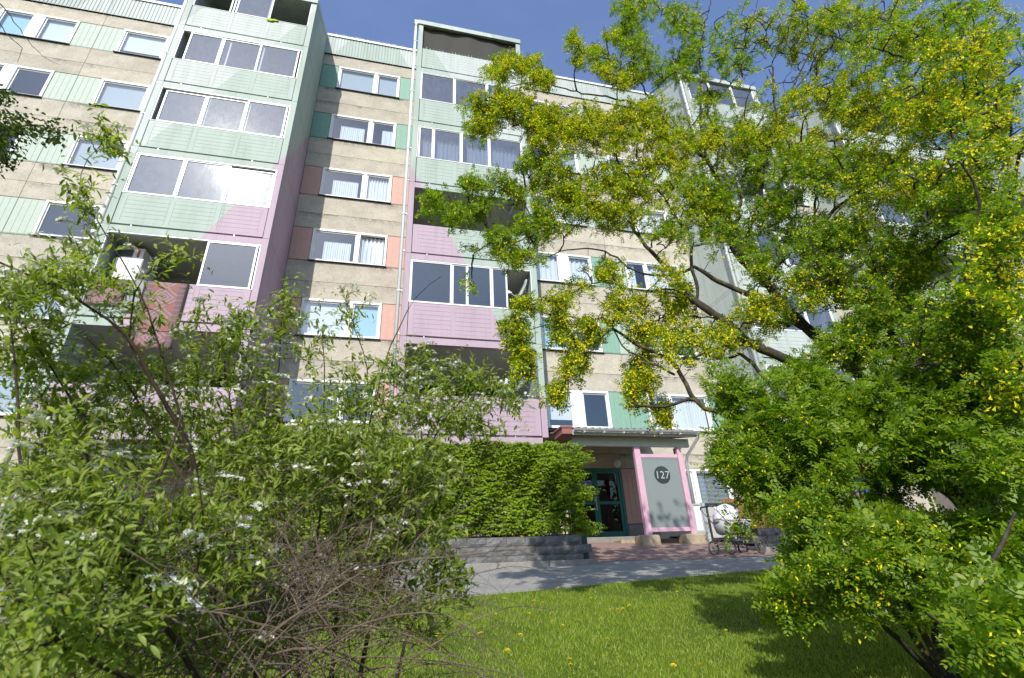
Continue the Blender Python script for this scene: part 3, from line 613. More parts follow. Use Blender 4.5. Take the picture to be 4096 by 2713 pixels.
# satellite dishes
def sat_dish(c, face, rad, lab, mount):
    """c: centre, face: unit vector the bowl looks along, mount: wall point"""
    t = empty('satellite_dish', tuple(mount), lab, 'satellite dish', 'satellite dishes on the balconies')
    f = Vector(face).normalized(); a = f.cross(Vector((0, 0, 1))).normalized(); u = a.cross(f); c = Vector(c); b = MB(); vs = []; n = 24; rings = 6
    for i in range(rings + 1):
        r = rad * i / rings
        for k in range(n): an = 2 * math.pi * k / n; vs.append(c + (a * math.cos(an) + u * math.sin(an) * 1.08) * r + f * (.22 * r * r / rad))
    b.add(vs, [(i * n + k, i * n + (k + 1) % n, (i + 1) * n + (k + 1) % n, (i + 1) * n + k) for i in range(rings) for k in range(n)])
    o = b.build('bowl', M['dish'], t, smooth=True); o.modifiers.new('t', 'SOLIDIFY').thickness = .012
    e = c - u * rad * .75 + f * rad * 1.25; b = MB(); b.bar(c - u * rad * 1.02, e, .022); b.build('feed_arm', M['zinc'], t)
    b = MB(); b.tube([e, e - f * .10], [.025, .035], 10); b.box(e.x - .03, e.x + .03, e.y - .03, e.y + .03, e.z - .07, e.z + .03); b.build('feed_horn', M['white_metal'], t)
    b = MB(); b.tube([c - f * .02, c - f * .12, mount], .02, 8); b.bar(c - f * .12 - u * .1, Vector(mount) - Vector((0, 0, .18)), .015); b.build('mount', M['zinc'], t)
c1 = at(2095, 1165, FY + .25); sat_dish(c1, (-.94, -.10, .34), .36, 'pale satellite dish standing in the open end of the glazed pink and mint balcony', (3.95, FY + .35, c1[2] - .1))
c2 = at(2100, 1510, FY - .10); sat_dish(c2, (-.94, -.12, .32), .40, 'large satellite dish at the right end of the lowest open pink balcony', (4.0, FY + .12, c2[2] - .1))
c3 = at(2055, 830, FY + .5); sat_dish(c3, (-.94, -.12, .32), .36, 'satellite dish inside the dark open balcony under the mint parapet', (3.95, FY + .6, c3[2] - .1))
c4 = at(3390, 1040, WY - .5); sat_dish(c4, (-.5, -.8, .35), .45, 'grey satellite dish on the far facade between the tree branches', (c4[0] + .1, WY, c4[2] - .1))

# ================================================================== entrance canopy, screen, lamp
PY = 12.6
can = empty('entrance_canopy', (6.6, 13.6, .85), 'tiled lean-to canopy on pink posts over the green entrance door', 'canopy')
cx0, cx1 = 4.62, 8.32
b = MB(); b.box(4.72, 8.2, PY - .05, PY + .05, 3.115, 3.345); b.build('beam', M['timber_white'], can)
slope = (4.12 - 3.50) / (WY - .05 - 12.25); rz = lambda y: 3.50 + slope * (y - 12.25)
b = MB(); b.add([(cx0, 12.3, rz(12.3) - .06), (cx1, 12.3, rz(12.3) - .06), (cx1, WY - .02, rz(WY) - .06), (cx0, WY - .02, rz(WY) - .06), (cx0, 12.3, rz(12.3) - .03), (cx1, 12.3, rz(12.3) - .03), (cx1, WY - .02, rz(WY) - .03), (cx0, WY - .02, rz(WY) - .03)],
                [(0, 3, 2, 1), (4, 5, 6, 7), (0, 1, 5, 4), (1, 2, 6, 5), (2, 3, 7, 6), (3, 0, 4, 7)]); b.build('roof_boarding', M['timber_white'], can)
for x in np.arange(4.75, 8.3, .58):
    b = MB(); b.bar((x, 12.34, rz(12.34) - .12), (x, WY - .06, rz(WY - .06) - .12), .045, .11); b.build('rafter', M['timber_white'], can)
# wavy roof tiles: front course one by one, the courses behind joined
def tile_mesh():
    b = MB(); n = 8; w, l = .20, .40; vs = []
    for j, (yy, zz) in enumerate(((0, 0), (l, slope * l))):
        for i in range(n + 1):
            t = i / n; vs.append((w * t, yy, zz + .032 * math.cos(2 * math.pi * t) + .032))
    for j, (yy, zz) in enumerate(((0, -.016), (l, slope * l - .016))):
        for i in range(n + 1): t = i / n; vs.append((w * t, yy, zz + .032 * math.cos(2 * math.pi * t) + .032))
    m = n + 1; fs = [(i, i + 1, m + i + 1, m + i) for i in range(n)] + [(2 * m + i, 3 * m + i, 3 * m + i + 1, 2 * m + i + 1) for i in range(n)] + [(i, 2 * m + i, 2 * m + i + 1, i + 1) for i in range(n)]
    return b.add(vs, fs)
tb = tile_mesh(); tme = None
nt_ = int((cx1 - cx0) / .20)
for i in range(nt_):
    loc = Vector((cx0 + i * .2, 12.22 + rnd.uniform(-.008, .008), rz(12.22) - .025)) - Vector(ORG[can])
    if tme is None: o = tb.build('roof_tile', M['tile'], None); tme = o.data; o.parent = can
    else: o = bpy.data.objects.new('roof_tile', tme); COL.objects.link(o); o.parent = can
    o.location = loc
b = MB()
for r in range(1, 8):
    for i in range(nt_): q = tile_mesh(); b.add([(p[0] + cx0 + i * .2, p[1] + 12.22 + r * .36, p[2] + rz(12.22 + r * .36) - .02) for p in q.v], q.f)
b.build('tile_courses', M['tile'], can, kind='stuff')
# half-round gutter with seams and brackets
b = MB(); n = 8; R = .06; gz = 3.455; gy = 12.16
vs = [(x, gy + R * math.cos(a), gz + R * math.sin(a)) for x in (4.64, 8.36) for a in [math.pi + math.pi * i / n for i in range(n + 1)]]
b.add(vs, [(i, i + 1, n + 2 + i, n + 1 + i) for i in range(n)]); b.tube([(4.64, gy - R, gz), (8.36, gy - R, gz)], .01, 6)
for x in (4.645, 8.355): b.add([(x, gy + R * math.cos(a), gz + R * math.sin(a)) for a in [math.pi + math.pi * i / n for i in range(n + 1)]], [tuple(range(n + 1))])
g = b.build('gutter', M['zinc'], can, smooth=False); g.modifiers.new('t', 'SOLIDIFY').thickness = .006
for x in np.arange(4.9, 8.3, .56):
    b = MB(); b.box(x, x + .035, gy - .07, gy + .12, gz - .10, gz - .066); b.build('gutter_bracket', M['timber_white'], can)
b = MB(); b.box(cx0 + .02, cx1 - .02, 12.265, 12.293, 3.33, 3.515); b.build('light_stop_board', M['timber_white'], can)  # added board: stops sun slipping over the gutter, keeps the beam shaded
b = MB(); b.tube([(8.3, gy, gz - .05), (8.3, gy + .05, gz - .16), (8.18, gy + .55, gz - .55), (8.16, gy + .62, gz - .75), (8.16, PY + .22, 1.0)], .04, 10); b.build('downpipe', M['zinc'], can, smooth=True)
b = MB(); b.box(4.30, 4.63, 12.2, 12.9, 3.50, 3.545).box(4.34, 4.62, 12.22, 12.9, 3.34, 3.50); b.build('verge_board', M['rust_red'], can)
for xa, xb in ((6.485, 6.655), (7.785, 7.935)):
    p = MB(); p.box(xa, xb, PY - .06, PY + .06, .83, 3.113); p.build('post', M['pink_wood'], can, bevel=.008)
b = MB(); b.box(6.55, 6.65, PY + .06, PY + .16, 2.55, 3.11).box(7.80, 7.90, PY + .06, PY + .16, 2.55, 3.11); b.build('post_brace', M['rust_red'], can)
for xa, xb, zb in ((6.26, 6.78, .55), (7.52, 8.08, .55)):
    bm_ = MB(); bm_.box(xa, xb, PY - .22, PY + .22, zb, .828); bm_.build('footing', M['concrete_tan'], can, bevel=.035)
b = MB(); b.box(6.3, 8.3, 13.7, 14.2, .62, .80); b.build('ramp_kerb', M['concrete_tan'], can)
scr = empty('entrance_screen', (7.2, PY, .9), 'frosted glass screen with a dark round 127 number between pink posts', 'glass screen')
b = MB(); b.box(6.66, 7.78, PY - .035, PY + .035, 2.815, 2.91); b.build('rail', M['pink_wood'], scr, bevel=.006)
b = MB(); b.box(6.66, 7.78, PY - .035, PY + .035, .905, 1.005); b.build('rail', M['pink_wood'], scr, bevel=.006)
b = MB(); b.box(6.67, 7.775, PY - .008, PY + .008, 1.0, 2.80); b.build('frosted_pane', M['frosted'], scr)
b = MB(); b.box(6.665, 7.78, PY - .02, PY + .02, 2.79, 2.815); b.build('glazing_bead', M['alu'], scr)
ccx, ccz, cr_ = 7.235, 2.35, .238
b = MB(); n = 40; b.add([(ccx + cr_ * math.cos(2 * math.pi * i / n), PY - .0105, ccz + cr_ * math.sin(2 * math.pi * i / n)) for i in range(n)], [tuple(range(n))]); o = b.build('number_disc', M['disc'] if 'disc' in M else simple('disc', (.045, .055, .05), .12, .6, 0, .3, 5), scr)
tc = bpy.data.curves.new('digits', 'FONT'); tc.body = '127'; tc.size = .285; tc.align_x = 'CENTER'; tc.align_y = 'CENTER'; tc.extrude = .0012; tc.space_character = 1.02
to = bpy.data.objects.new('tmp', tc); COL.objects.link(to); bpy.context.view_layer.update()
dme = bpy.data.meshes.new_from_object(to.evaluated_get(bpy.context.evaluated_depsgraph_get())); bpy.data.objects.remove(to)
do = link('number_digits', dme, [simple('digit', (.42, .46, .45), .5)], scr)
do.rotation_euler = (math.pi / 2, 0, 0); do.location = Vector((ccx, PY - .0145, ccz - .01)) - Vector(ORG[scr])
lm = empty('wall_lamp', (7.14, WY, 3.19), 'round caged bulkhead lamp on the concrete above the green door', 'lamp')
b = MB(); b.lathe([(.001, WY - .03), (.14, WY - .03), (.14, WY)], 7.14, 3.19, 'y', 24); b.build('base', M['timber_white'], lm)
b = MB(); b.lathe([(.001, WY - .115), (.05, WY - .11), (.10, WY - .085), (.125, WY - .03)], 7.14, 3.19, 'y', 24); b.build('cover', M['blind_white'], lm, smooth=True)
b = MB(); b.bar((7.01, WY - .10, 3.19), (7.27, WY - .10, 3.19), .012).bar((7.14, WY - .12, 3.07), (7.14, WY - .12, 3.31), .012); b.build('guard', M['sash_grey'], lm)

# ------------------------------------------------------------------ gate, narrow panel, board fence
GY = 12.6
gt = empty('yard_gate', (8.3, GY, .6), 'grey steel gate with pale horizontal boards beside the pink post', 'gate')
b = MB(); b.box(8.245, 8.33, GY - .045, GY + .045, .56, 1.61); b.build('gate_post', M['zinc'], gt)
b = MB(); b.box(8.36, 9.25, GY - .03, GY + .03, 1.52, 1.60).box(8.36, 9.25, GY - .03, GY + .03, .66, .72).box(8.36, 8.41, GY - .03, GY + .03, .72, 1.52).box(9.2, 9.25, GY - .03, GY + .03, .72, 1.52); b.build('gate_frame', M['dark_metal'], gt)
for i in range(6):
    b = MB(); z = .725 + i * .132; b.box(8.412, 9.198, GY - .012, GY + .012, z, z + .122); b.build('board', M['fabric_grey'], gt)
pn = MB(); pn.box(8.0, 8.20, GY + .02, GY + .05, .92, 1.55); o = pn.build('notice_panel', M['white_metal']); tag(o, 'narrow white panel in a grey frame between pink post and gate', 'panel')
b = MB(); b.box(7.965, 8.0, GY, GY + .07, .86, 1.59).box(8.2, 8.235, GY, GY + .07, .86, 1.59).box(8.0, 8.2, GY, GY + .07, .86, .92).box(8.0, 8.2, GY, GY + .07, 1.55, 1.59); b.build('panel_frame', M['zinc'], o)
wf = empty('board_fence', (10.5, 13.2, .7), 'brown upright board fence behind the pram', 'fence')
for i in range(26):
    x = 9.35 + i * .105; b = MB(); b.box(x, x + .098, 13.2, 13.222, .7, 1.78 + .01 * (i % 3)); b.build('board', M['brown_wood'], wf)
b = MB(); b.box(9.3, 12.1, 13.222, 13.26, .9, .98).box(9.3, 12.1, 13.222, 13.26, 1.5, 1.58); b.build('rail', M['brown_wood'], wf)
crt = MB(); crt.box(9.98, 10.06, WY - .06, WY - .01, 1.565, 1.74); o = crt.build('carton', M['card_white']); tag(o, 'small red and white carton on the window sill above the gate', 'carton')
d = MB(); d.box(9.985, 10.02, WY - .064, WY - .0605, 1.6, 1.70); d.build('red_print', M['red_print'], o)
pw = at(2707, 1695, WY - .04); pz = wb(1) + .005
pp = empty('pot_plant', (pw[0], WY + .2, wb(1)), 'small green pot plant inside the window above the canopy', 'pot plant')
b = MB(); b.lathe([(.001, pz + .07), (.05, pz + .07), (.065, pz + .2), (.055, pz + .2), (.05, pz + .12)], pw[0], WY + .12, 'z', 14); b.build('pot', M['card_white'], pp)
b = MB()
for i in range(40):
    a = rnd.uniform(0, 6.28); q = Vector((pw[0] + .08 * math.cos(a), WY + .12 + .03 * math.sin(a), pz + .22 + rnd.random() * .16)); s = .035
    b.add([q, q + Vector((s, 0, s * .4)), q + Vector((s * 1.5, .01, -.01)), q + Vector((s * .6, 0, -s * .5))], [(0, 1, 2, 3)])
b.build('leaves', M['hedge_leaf'], pp, kind='stuff')

# ================================================================== ground
def sheet(name, xs, ts, fy, mat, dz=0.0, kind='structure'):
    X = np.repeat(xs[:, None], len(ts), 1); Y = np.broadcast_to(fy(X, ts[None, :]), X.shape); Z = terrain(X, Y) + dz
    n, m = X.shape; I = np.arange(n * m).reshape(n, m)
    P = np.stack([I[:-1, :-1], I[1:, :-1], I[1:, 1:], I[:-1, 1:]], -1).reshape(-1, 4)
    return npmesh(name, np.stack([X, Y, Z], -1).reshape(-1, 3), P, M[mat], kind=kind, smooth=True)
xs = np.linspace(-60, 60, 121); xf = np.linspace(-14, 16, 121)
sheet('lawn', np.concatenate([xs[xs < -14], xf, xs[xs > 16]]), np.concatenate([np.linspace(0, .9, 10), np.linspace(.91, 1, 14)]), lambda X, t: -45 + (ynear(X) + 45) * t, 'lawn_soil')
sheet('path', np.concatenate([xs[xs < -14], xf, xs[xs > 16]]), np.linspace(0, 1, 16), lambda X, t: ynear(X) - .05 + (np.where(X < 3.75, 9.62, 10.1 + 0 * X) - ynear(X) + .05) * t, 'asphalt', -.03)
sheet('pavement', np.linspace(3.74, 10.2, 30), np.linspace(0, 1, 30), lambda X, t: 9.75 + .12 * np.sin(X * 1.7) * (1 - t) + (15.14 - 9.75) * t, 'pavers', -.024)
sheet('yard', np.linspace(-60, 3.72, 40), np.linspace(0, 1, 6), lambda X, t: 9.8 + (15.3 - 9.8) * t, 'soil', .05)
sheet('yard', np.linspace(8.6, 60, 30), np.linspace(0, 1, 6), lambda X, t: 10.75 + (15.3 - 10.75) * t, 'soil', .06)

# retaining walls: split-face blocks, each its own piece; kerb stones in front
def block_mesh(l, h, d, seed):
    r = random.Random(seed); b = MB(); nx, nz = 5, 3; vs = []; e = .003
    for j in range(nz + 1):
        for i in range(nx + 1):
            edge = i in (0, nx) or j in (0, nz)
            vs.append((e + (l - 2 * e) * i / nx, (0 if edge else -r.uniform(.006, .03)), e + (h - 2 * e) * j / nz))
    m = nx + 1; fs = [(j * m + i, j * m + i + 1, (j + 1) * m + i + 1, (j + 1) * m + i) for j in range(nz) for i in range(nx)]
    k = len(vs); vs += [(e, d, e), (l - e, d, e), (l - e, d, h - e), (e, d, h - e)]
    fs += [(k, k + 3, k + 2, k + 1)] + [tuple([nz * m + i for i in range(m)] + [k + 2, k + 3])] + [tuple([i for i in range(m)][::-1] + [k, k + 1])] + [tuple([j * m for j in range(nz, -1, -1)] + [k, k + 3])[::1]] + [tuple([j * m + nx for j in range(nz + 1)] + [k + 2, k + 1])]
    b.add(vs, fs); o = b.build('block', M['split_block']); me = o.data; bpy.data.objects.remove(o); return me
def block_wall(root, x0, x1, y, zbase, rows, h, l, d=.26):
    mes = [block_mesh(l, h, d, s) for s in range(6)]
    for rI in range(rows):
        x = x0 - (l / 2 if rI % 2 else 0)
        while x < x1 - .1:
            if x + l <= x1 + .02 + (.05 if rI < rows - 1 else 0):
                o = bpy.data.objects.new('block', rnd.choice(mes)); COL.objects.link(o); o.parent = root
                o.location = Vector((x, y + rI * .012 + rnd.uniform(-.006, .006), zbase + rI * h)) - Vector(ORG[root])
            x += l
    b = MB(); b.box(x0, x1 - .04, y + .05, y + d - .02, zbase, zbase + rows * h - .02); b.build('mortar_core', M['dark_metal'], root)
rw = empty('retaining_wall', (0, 9.6, .19), 'low grey split-block retaining wall below the clipped hedge', 'wall')
block_wall(rw, -6.6, 3.78, 9.6, .20, 3, .158, .365)
rw2 = empty('retaining_wall', (8.6, 10.45, .3), 'dark block retaining wall behind the pram', 'wall')
block_wall(rw2, 8.15, 13.6, 10.42, .30, 3, .158, .365)
kb = empty('kerb', (0, 9.45, .19), kind='structure')
for i in range(11):
    x = -6.5 + i * .94; b = MB(); z = float(terrain(x, 9.5)) - .05; b.box(x, x + .93, 9.44, 9.588, z - .05, z + .115); b.build('kerb_stone', M['concrete'], kb, bevel=.014)
kb2 = empty('kerb', (9, 10.3, .2), kind='structure')
for i in range(6):
    x = 8.05 + i * .94; b = MB(); z = float(terrain(x, 10.3)) - .03; b.box(x, x + .93, 10.26, 10.405, z - .05, z + .11); b.build('kerb_stone', M['concrete'], kb2, bevel=.014)

# white bar fence behind the hedge
wfz = .72
wbf = empty('bar_fence', (1, 10.35, .6), 'white upright bar fence showing below the hedge', 'fence')
for i in range(54):
    x = -2.4 + i * .115; b = MB(); b.bar((x, 10.42, .6), (x, 10.42, 1.6), .03, .02); b.build('bar', M['white_metal'], wbf)
b = MB(); b.box(-2.5, 3.85, 10.43, 10.46, .72, .76).box(-2.5, 3.85, 10.43, 10.46, 1.52, 1.56); b.build('rail', M['white_metal'], wbf)

# ------------------------------------------------------------------ pram
def make_pram(loc, rotz, lab):
    t = empty('pram', loc, lab, 'pram', 'prams on the path'); LW, T = .42, .21     # half wheelbase, half track
    o0 = ORG[t]; W_ = lambda x, y, z: (x + o0[0], y + o0[1], z + o0[2])
    for sx in (-1, 1):
        for sy in (-1, 1):
            r = .15; cx, cy = sx * LW + o0[0], sy * T * 1.12 + o0[1]; cz = r + o0[2]; b = MB(); n = 28; pr = []
            for k in range(9): a = 2 * math.pi * k / 8; pr.append((r - .02 + .02 * math.cos(a), cy + .021 * math.sin(a)))
            b.lathe(pr, cx, cz, 'y', n); w = b.build('wheel', M['rubber'], t, smooth=True)
            b = MB(); b.lathe([(r - .034, cy - .012), (r - .026, cy - .012), (r - .026, cy + .012), (r - .034, cy + .012), (r - .034, cy - .012)], cx, cz, 'y', n)
            b.lathe([(.001, cy - .03), (.018, cy - .03), (.018, cy + .03), (.001, cy + .03)], cx, cz, 'y', 10); b.build('rim', M['chrome'], w)
            b = MB()
            for k in range(12): a = 2 * math.pi * k / 12; b.bar((cx + .015 * math.cos(a), cy + .012 * (-1) ** k, cz + .015 * math.sin(a)), (cx + (r - .03) * math.cos(a), cy, cz + (r - .03) * math.sin(a)), .003)
            b.build('spokes', M['chrome'], w)
            b = MB(); pr = [(cx + (r + .035) * math.cos(a), cy, cz + (r + .035) * math.sin(a)) for a in np.linspace(.6, 2.3, 9)]
            vs = [(p[0], p[1] + dy, p[2]) for p in pr for dy in (-.028, .028)]; b.add(vs, [(2 * i, 2 * i + 2, 2 * i + 3, 2 * i + 1) for i in range(8)]); b.build('mudguard', M['chrome'], w)
    b = MB()
    for sx in (-1, 1): b.tube([W_(sx * LW, -T * 1.12, .15), W_(sx * LW, T * 1.12, .15)], .009, 8)
    for sy in (-1, 1):
        b.tube([W_(-LW, sy * T, .15), W_(-.28, sy * T, .27), W_(.28, sy * T, .27), W_(LW, sy * T, .15)], .010, 8)
        b.tube([W_(-.28, sy * T, .27), W_(.24, sy * T * .95, .52)], .010, 8); b.tube([W_(.28, sy * T, .27), W_(-.32, sy * T * .95, .62), W_(-.62, sy * T * .95, .93)], .010, 8)
    b.build('chassis', M['chrome'], t, smooth=True)
    b = MB(); b.tube([W_(-.62, -T * .95, .93), W_(-.66, -T * .6, .955), W_(-.66, T * .6, .955), W_(-.62, T * .95, .93)], .016, 8); b.build('handle', M['rubber'], t, smooth=True)
    b = MB()                                              # wire basket under the body
    for z in np.linspace(.21, .34, 5): b.tube([W_(-.27, -T * .9, z), W_(.27, -T * .9, z), W_(.27, T * .9, z), W_(-.27, T * .9, z), W_(-.27, -T * .9, z)], .004, 5)
    for x in np.linspace(-.27, .27, 9): b.tube([W_(x, -T * .9, .34), W_(x, -T * .9, .21), W_(x, T * .9, .21), W_(x, T * .9, .34)], .003, 5)
    b.build('basket', M['dark_metal'], t)
    b = MB(); n = 20; vs = []                              # carrycot body
    lv = [(.40, .33, .15), (.44, .40, .18), (.56, .43, .20), (.66, .44, .205), (.67, .42, .19)]
    for z, ax, ay in lv:
        for k in range(n):
            a = 2 * math.pi * k / n; c, s = math.cos(a), math.sin(a); p = .55
            vs.append(W_(ax * abs(c) ** p * (1 if c > 0 else -1), ay * abs(s) ** p * (1 if s > 0 else -1), z))
    N = len(lv); b.add(vs, [(i * n + k, i * n + (k + 1) % n, (i + 1) * n + (k + 1) % n, (i + 1) * n + k) for i in range(N - 1) for k in range(n)] + [tuple(range(n))[::-1]])
    b.build('body', M['fabric_grey'], t, smooth=True)
    b = MB(); vs = []; n = 14; m = 6                       # apron over the front half
    for j in range(m + 1):
        x = -.05 + .49 * j / m
        for i in range(n + 1):
            s = i / n * 2 - 1; vs.append(W_(x, s * .205, .672 + .05 * (1 - s * s) * (1 - .5 * j / m) + .006 * math.sin(i * 2.1 + j)))
    b.add(vs, [(j * (n + 1) + i, j * (n + 1) + i + 1, (j + 1) * (n + 1) + i + 1, (j + 1) * (n + 1) + i) for j in range(m) for i in range(n)]); b.build('apron', M['fabric_white'], t, smooth=True)
    b = MB(); vs = []; n = 16; m = 9                       # folding hood over the head end
    for j in range(m + 1):
        a = math.radians(-4 + 138 * j / m)               # from rear rim up and over
        for i in range(n + 1):
            th = math.pi * i / n; rr = .36 * (1 - .015 * (j % 2))
            up = rr * math.sin(th) ** .75
            x = -.10 - up * math.cos(a); z = .665 + up * math.sin(a) * 1.0
            vs.append(W_(x, -.212 * math.cos(th), z))
    b.add(vs, [(j * (n + 1) + i, j * (n + 1) + i + 1, (j + 1) * (n + 1) + i + 1, (j + 1) * (n + 1) + i) for j in range(m) for i in range(n)])
    h = b.build('hood', M['fabric_white'], t, smooth=True); h.modifiers.new('t', 'SOLIDIFY').thickness = .012
    b = MB(); pts = []
    a = math.radians(134); 
    for i in range(n + 1): th = math.pi * i / n; up = .365 * math.sin(th) ** .75; pts.append(W_(-.10 - up * math.cos(a), -.216 * math.cos(th), .665 + up * math.sin(a)))
    b.tube(pts, .010, 6); b.build('hood_trim', M['sash_grey'], h, smooth=True)
    t.rotation_euler = (0, 0, rotz); return t
pg = at(2955, 2222, 10.05)
# heading: handle end towards the left and the camera
make_pram((float(pg[0]), 10.05, float(terrain(pg[0], 10.05)) - .028), math.radians(-35 + 48 - 2), 'old fashioned white hooded pram with spoked wheels parked beside the gate')
pg2 = at(3330, 2205, 9.75)
make_pram((float(pg2[0]), 9.75, float(terrain(pg2[0], 9.75)) - .028), math.radians(-20), 'second pram almost hidden behind yellow flowering branches')

# ------------------------------------------------------------------ person walking, seen from behind the shrub
def skin_body(name, verts, edges, radii, mat, parent, sub=2):
    me = bpy.data.meshes.new(name); off = Vector(ORG[parent]); me.from_pydata([Vector(v) for v in verts], edges, []); o = bpy.data.objects.new(name, me); COL.objects.link(o)
    sk = o.modifiers.new('s', 'SKIN'); ss = o.modifiers.new('d', 'SUBSURF'); ss.levels = ss.render_levels = sub
    for sv, r in zip(me.skin_vertices[0].data, radii): sv.radius = r if isinstance(r, tuple) else (r, r)
    me.skin_vertices[0].data[0].use_root = True
    bpy.context.view_layer.update(); nm = bpy.data.meshes.new_from_object(o.evaluated_get(bpy.context.evaluated_depsgraph_get())); bpy.data.objects.remove(o)
    nm.polygons.foreach_set('use_smooth', [True] * len(nm.polygons)); nm.materials.clear(); return link(name, nm, [mat], parent)
pxy = (8.92, 8.0); pz0 = float(terrain(*pxy)) - .03
pe = empty('person', (*pxy, pz0), 'person with short brown hair in a blue shirt walking behind the flowering shrub', 'person')
# body faces +x in its own space
V = [(0, 0, .95), (0, 0, 1.12), (0, 0, 1.30), (-.01, 0, 1.44), (.0, 0, 1.52), (.02, 0, 1.60), (.03, 0, 1.68), (.02, 0, 1.76),
     (.0, .09, .93), (.14, .10, .52), (.02, .10, .10), (.04, .10, .05), (.17, .10, .03), (.0, -.09, .93), (-.02, -.10, .50), (-.24, -.10, .16), (-.26, -.10, .08), (-.14, -.10, .03),
     (-.01, .17, 1.42), (-.10, .24, 1.16), (.02, .25, .92), (.06, .25, .84), (-.01, -.17, 1.42), (.08, -.24, 1.16), (.24, -.22, 1.0), (.30, -.21, .95)]
E_ = [(0, 1), (1, 2), (2, 3), (3, 4), (4, 5), (5, 6), (6, 7), (0, 8), (8, 9), (9, 10), (10, 11), (11, 12), (0, 13), (13, 14), (14, 15), (15, 16), (16, 17), (3, 18), (18, 19), (19, 20), (20, 21), (3, 22), (22, 23), (23, 24), (24, 25)]
Rr = [(.15, .11), (.14, .10), (.16, .11), (.13, .10), .055, (.075, .07), (.095, .08), (.07, .065), .09, .065, .045, .05, .035, .09, .065, .045, .05, .035, .06, .045, .034, .035, .06, .045, .034, .035]
skin_body('body', V, E_, Rr, M['skin'], pe)
inf = lambda ids, k: [tuple(x + k for x in (Rr[i] if isinstance(Rr[i], tuple) else (Rr[i], Rr[i]))) for i in ids]
ids = [1, 0, 2, 3, 18, 19, 22, 23]; skin_body('shirt', [V[i] for i in ids], [(0, 1), (0, 2), (2, 3), (3, 4), (4, 5), (3, 6), (6, 7)], inf(ids, .022), M['blue_cloth'], pe)
ids = [0, 8, 9, 10, 13, 14, 15]; skin_body('trousers', [V[i] for i in ids], [(0, 1), (1, 2), (2, 3), (0, 4), (4, 5), (5, 6)], inf(ids, .02), M['navy_cloth'], pe)
for ids in ([11, 12], [16, 17]): skin_body('shoe', [V[ids[0]], tuple((a + c) / 2 for a, c in zip(V[ids[0]], V[ids[1]])), V[ids[1]]], [(0, 1), (1, 2)], [.06, .055, .045], M['rubber'], pe)
skin_body('hair', [(-.02, 0, 1.66), (-.025, 0, 1.72), (.0, 0, 1.785), (.06, 0, 1.80)], [(0, 1), (1, 2), (2, 3)], [(.075, .085), (.095, .095), (.085, .08), (.05, .045)], M['hair'], pe)
b = MB()
b.lathe([(.001, .125), (.012, .12), (.018, .10)], 0, 1.675, 'x', 8)
b.build('nose', M['skin'], None).parent = pe
b = MB()
for s in (-1, 1): b.lathe([(.004, s * .088), (.028, s * .094), (.024, s * .082)], .0, 1.675, 'y', 10)
b.build('ear', M['skin'], None).parent = pe
for s in (-1, 1):
    for i in range(5):
        c = Vector((.06 if s > 0 else .30, s * (.25 if s > 0 else .21), .84 if s > 0 else .95)); b = MB(); y = (i - 2) * .016 if i < 4 else .045
        b.tube([c + Vector((.0, y, 0)), c + Vector((.012, y * 1.1, -.05)), c + Vector((-.002, y * 1.1, -.085 if i not in (0, 4) else -.065))], [.009, .008, .006], 6); b.build('finger', M['skin'], None, smooth=True).parent = pe
pe.rotation_euler = (0, 0, math.radians(-8))

# ================================================================== vegetation
S = 4096 / 2368.0                                   # my notes on the photograph are in a 2368 px wide copy
DK = .86                                          # the pea tree stands a little nearer than first noted
def polyline(pts, step, wob, seed, dk=1.0):
    """smooth world polyline through (u, v, depth, radius) notes with a little natural wobble"""
    r = np.random.default_rng(seed); P = np.array([np.append(at(p[0], p[1], p[2] * dk), p[3] * dk) for p in pts], float); out = []
    n = len(P)
    for i in range(n - 1):
        a, b_, c, d = P[max(i - 1, 0)], P[i], P[i + 1], P[min(i + 2, n - 1)]
        m = max(2, int(np.linalg.norm(c[:3] - b_[:3]) / step))
        for k in range(m):
            t = k / m; q = .5 * ((2 * b_) + (c - a) * t + (2 * a - 5 * b_ + 4 * c - d) * t * t + (-a + 3 * b_ - 3 * c + d) * t ** 3); q[3] = b_[3] + (c[3] - b_[3]) * t; out.append(q)
    out.append(P[-1]); out = np.array(out); out[1:-1, :3] += r.normal(0, wob, (len(out) - 2, 3)) * np.minimum(1, out[1:-1, 3:4] / .01 + .3)
    return out
def tubes(paths, sides):
    """many tapered tubes as one vertex/quad array; paths: list of (m,4) arrays"""
    Vs, Ps, o = [], [], 0; an = np.arange(sides) * 2 * np.pi / sides
    for p in paths:
        d = np.gradient(p[:, :3], axis=0); d = nrm(d); ref = np.where(np.abs(d[:, 2:3]) > .9, np.array([[1., 0, 0]]), np.array([[0, 0, 1.]]))
        a = nrm(np.cross(d, ref)); b_ = np.cross(d, a)
        v = p[:, None, :3] + (a[:, None] * np.cos(an)[None, :, None] + b_[:, None] * np.sin(an)[None, :, None]) * p[:, None, 3:4]
        m = len(p); I = o + np.arange(m * sides).reshape(m, sides); J = np.roll(I, -1, 1)
        Vs.append(v.reshape(-1, 3)); Ps.append(np.stack([I[:-1], J[:-1], J[1:], I[1:]], -1).reshape(-1, 4)); o += m * sides
    return np.concatenate(Vs), np.concatenate(Ps)
def vnoise(p, seed=0):
    """cheap smooth 3-D noise in 0..1"""
    r = np.random.default_rng(seed); v = np.zeros(len(p))
    for _ in range(5):
        k = r.normal(0, 1, 3); v += np.sin(p @ k * 1.0 + r.uniform(0, 6.28))
    return .5 + v / 6
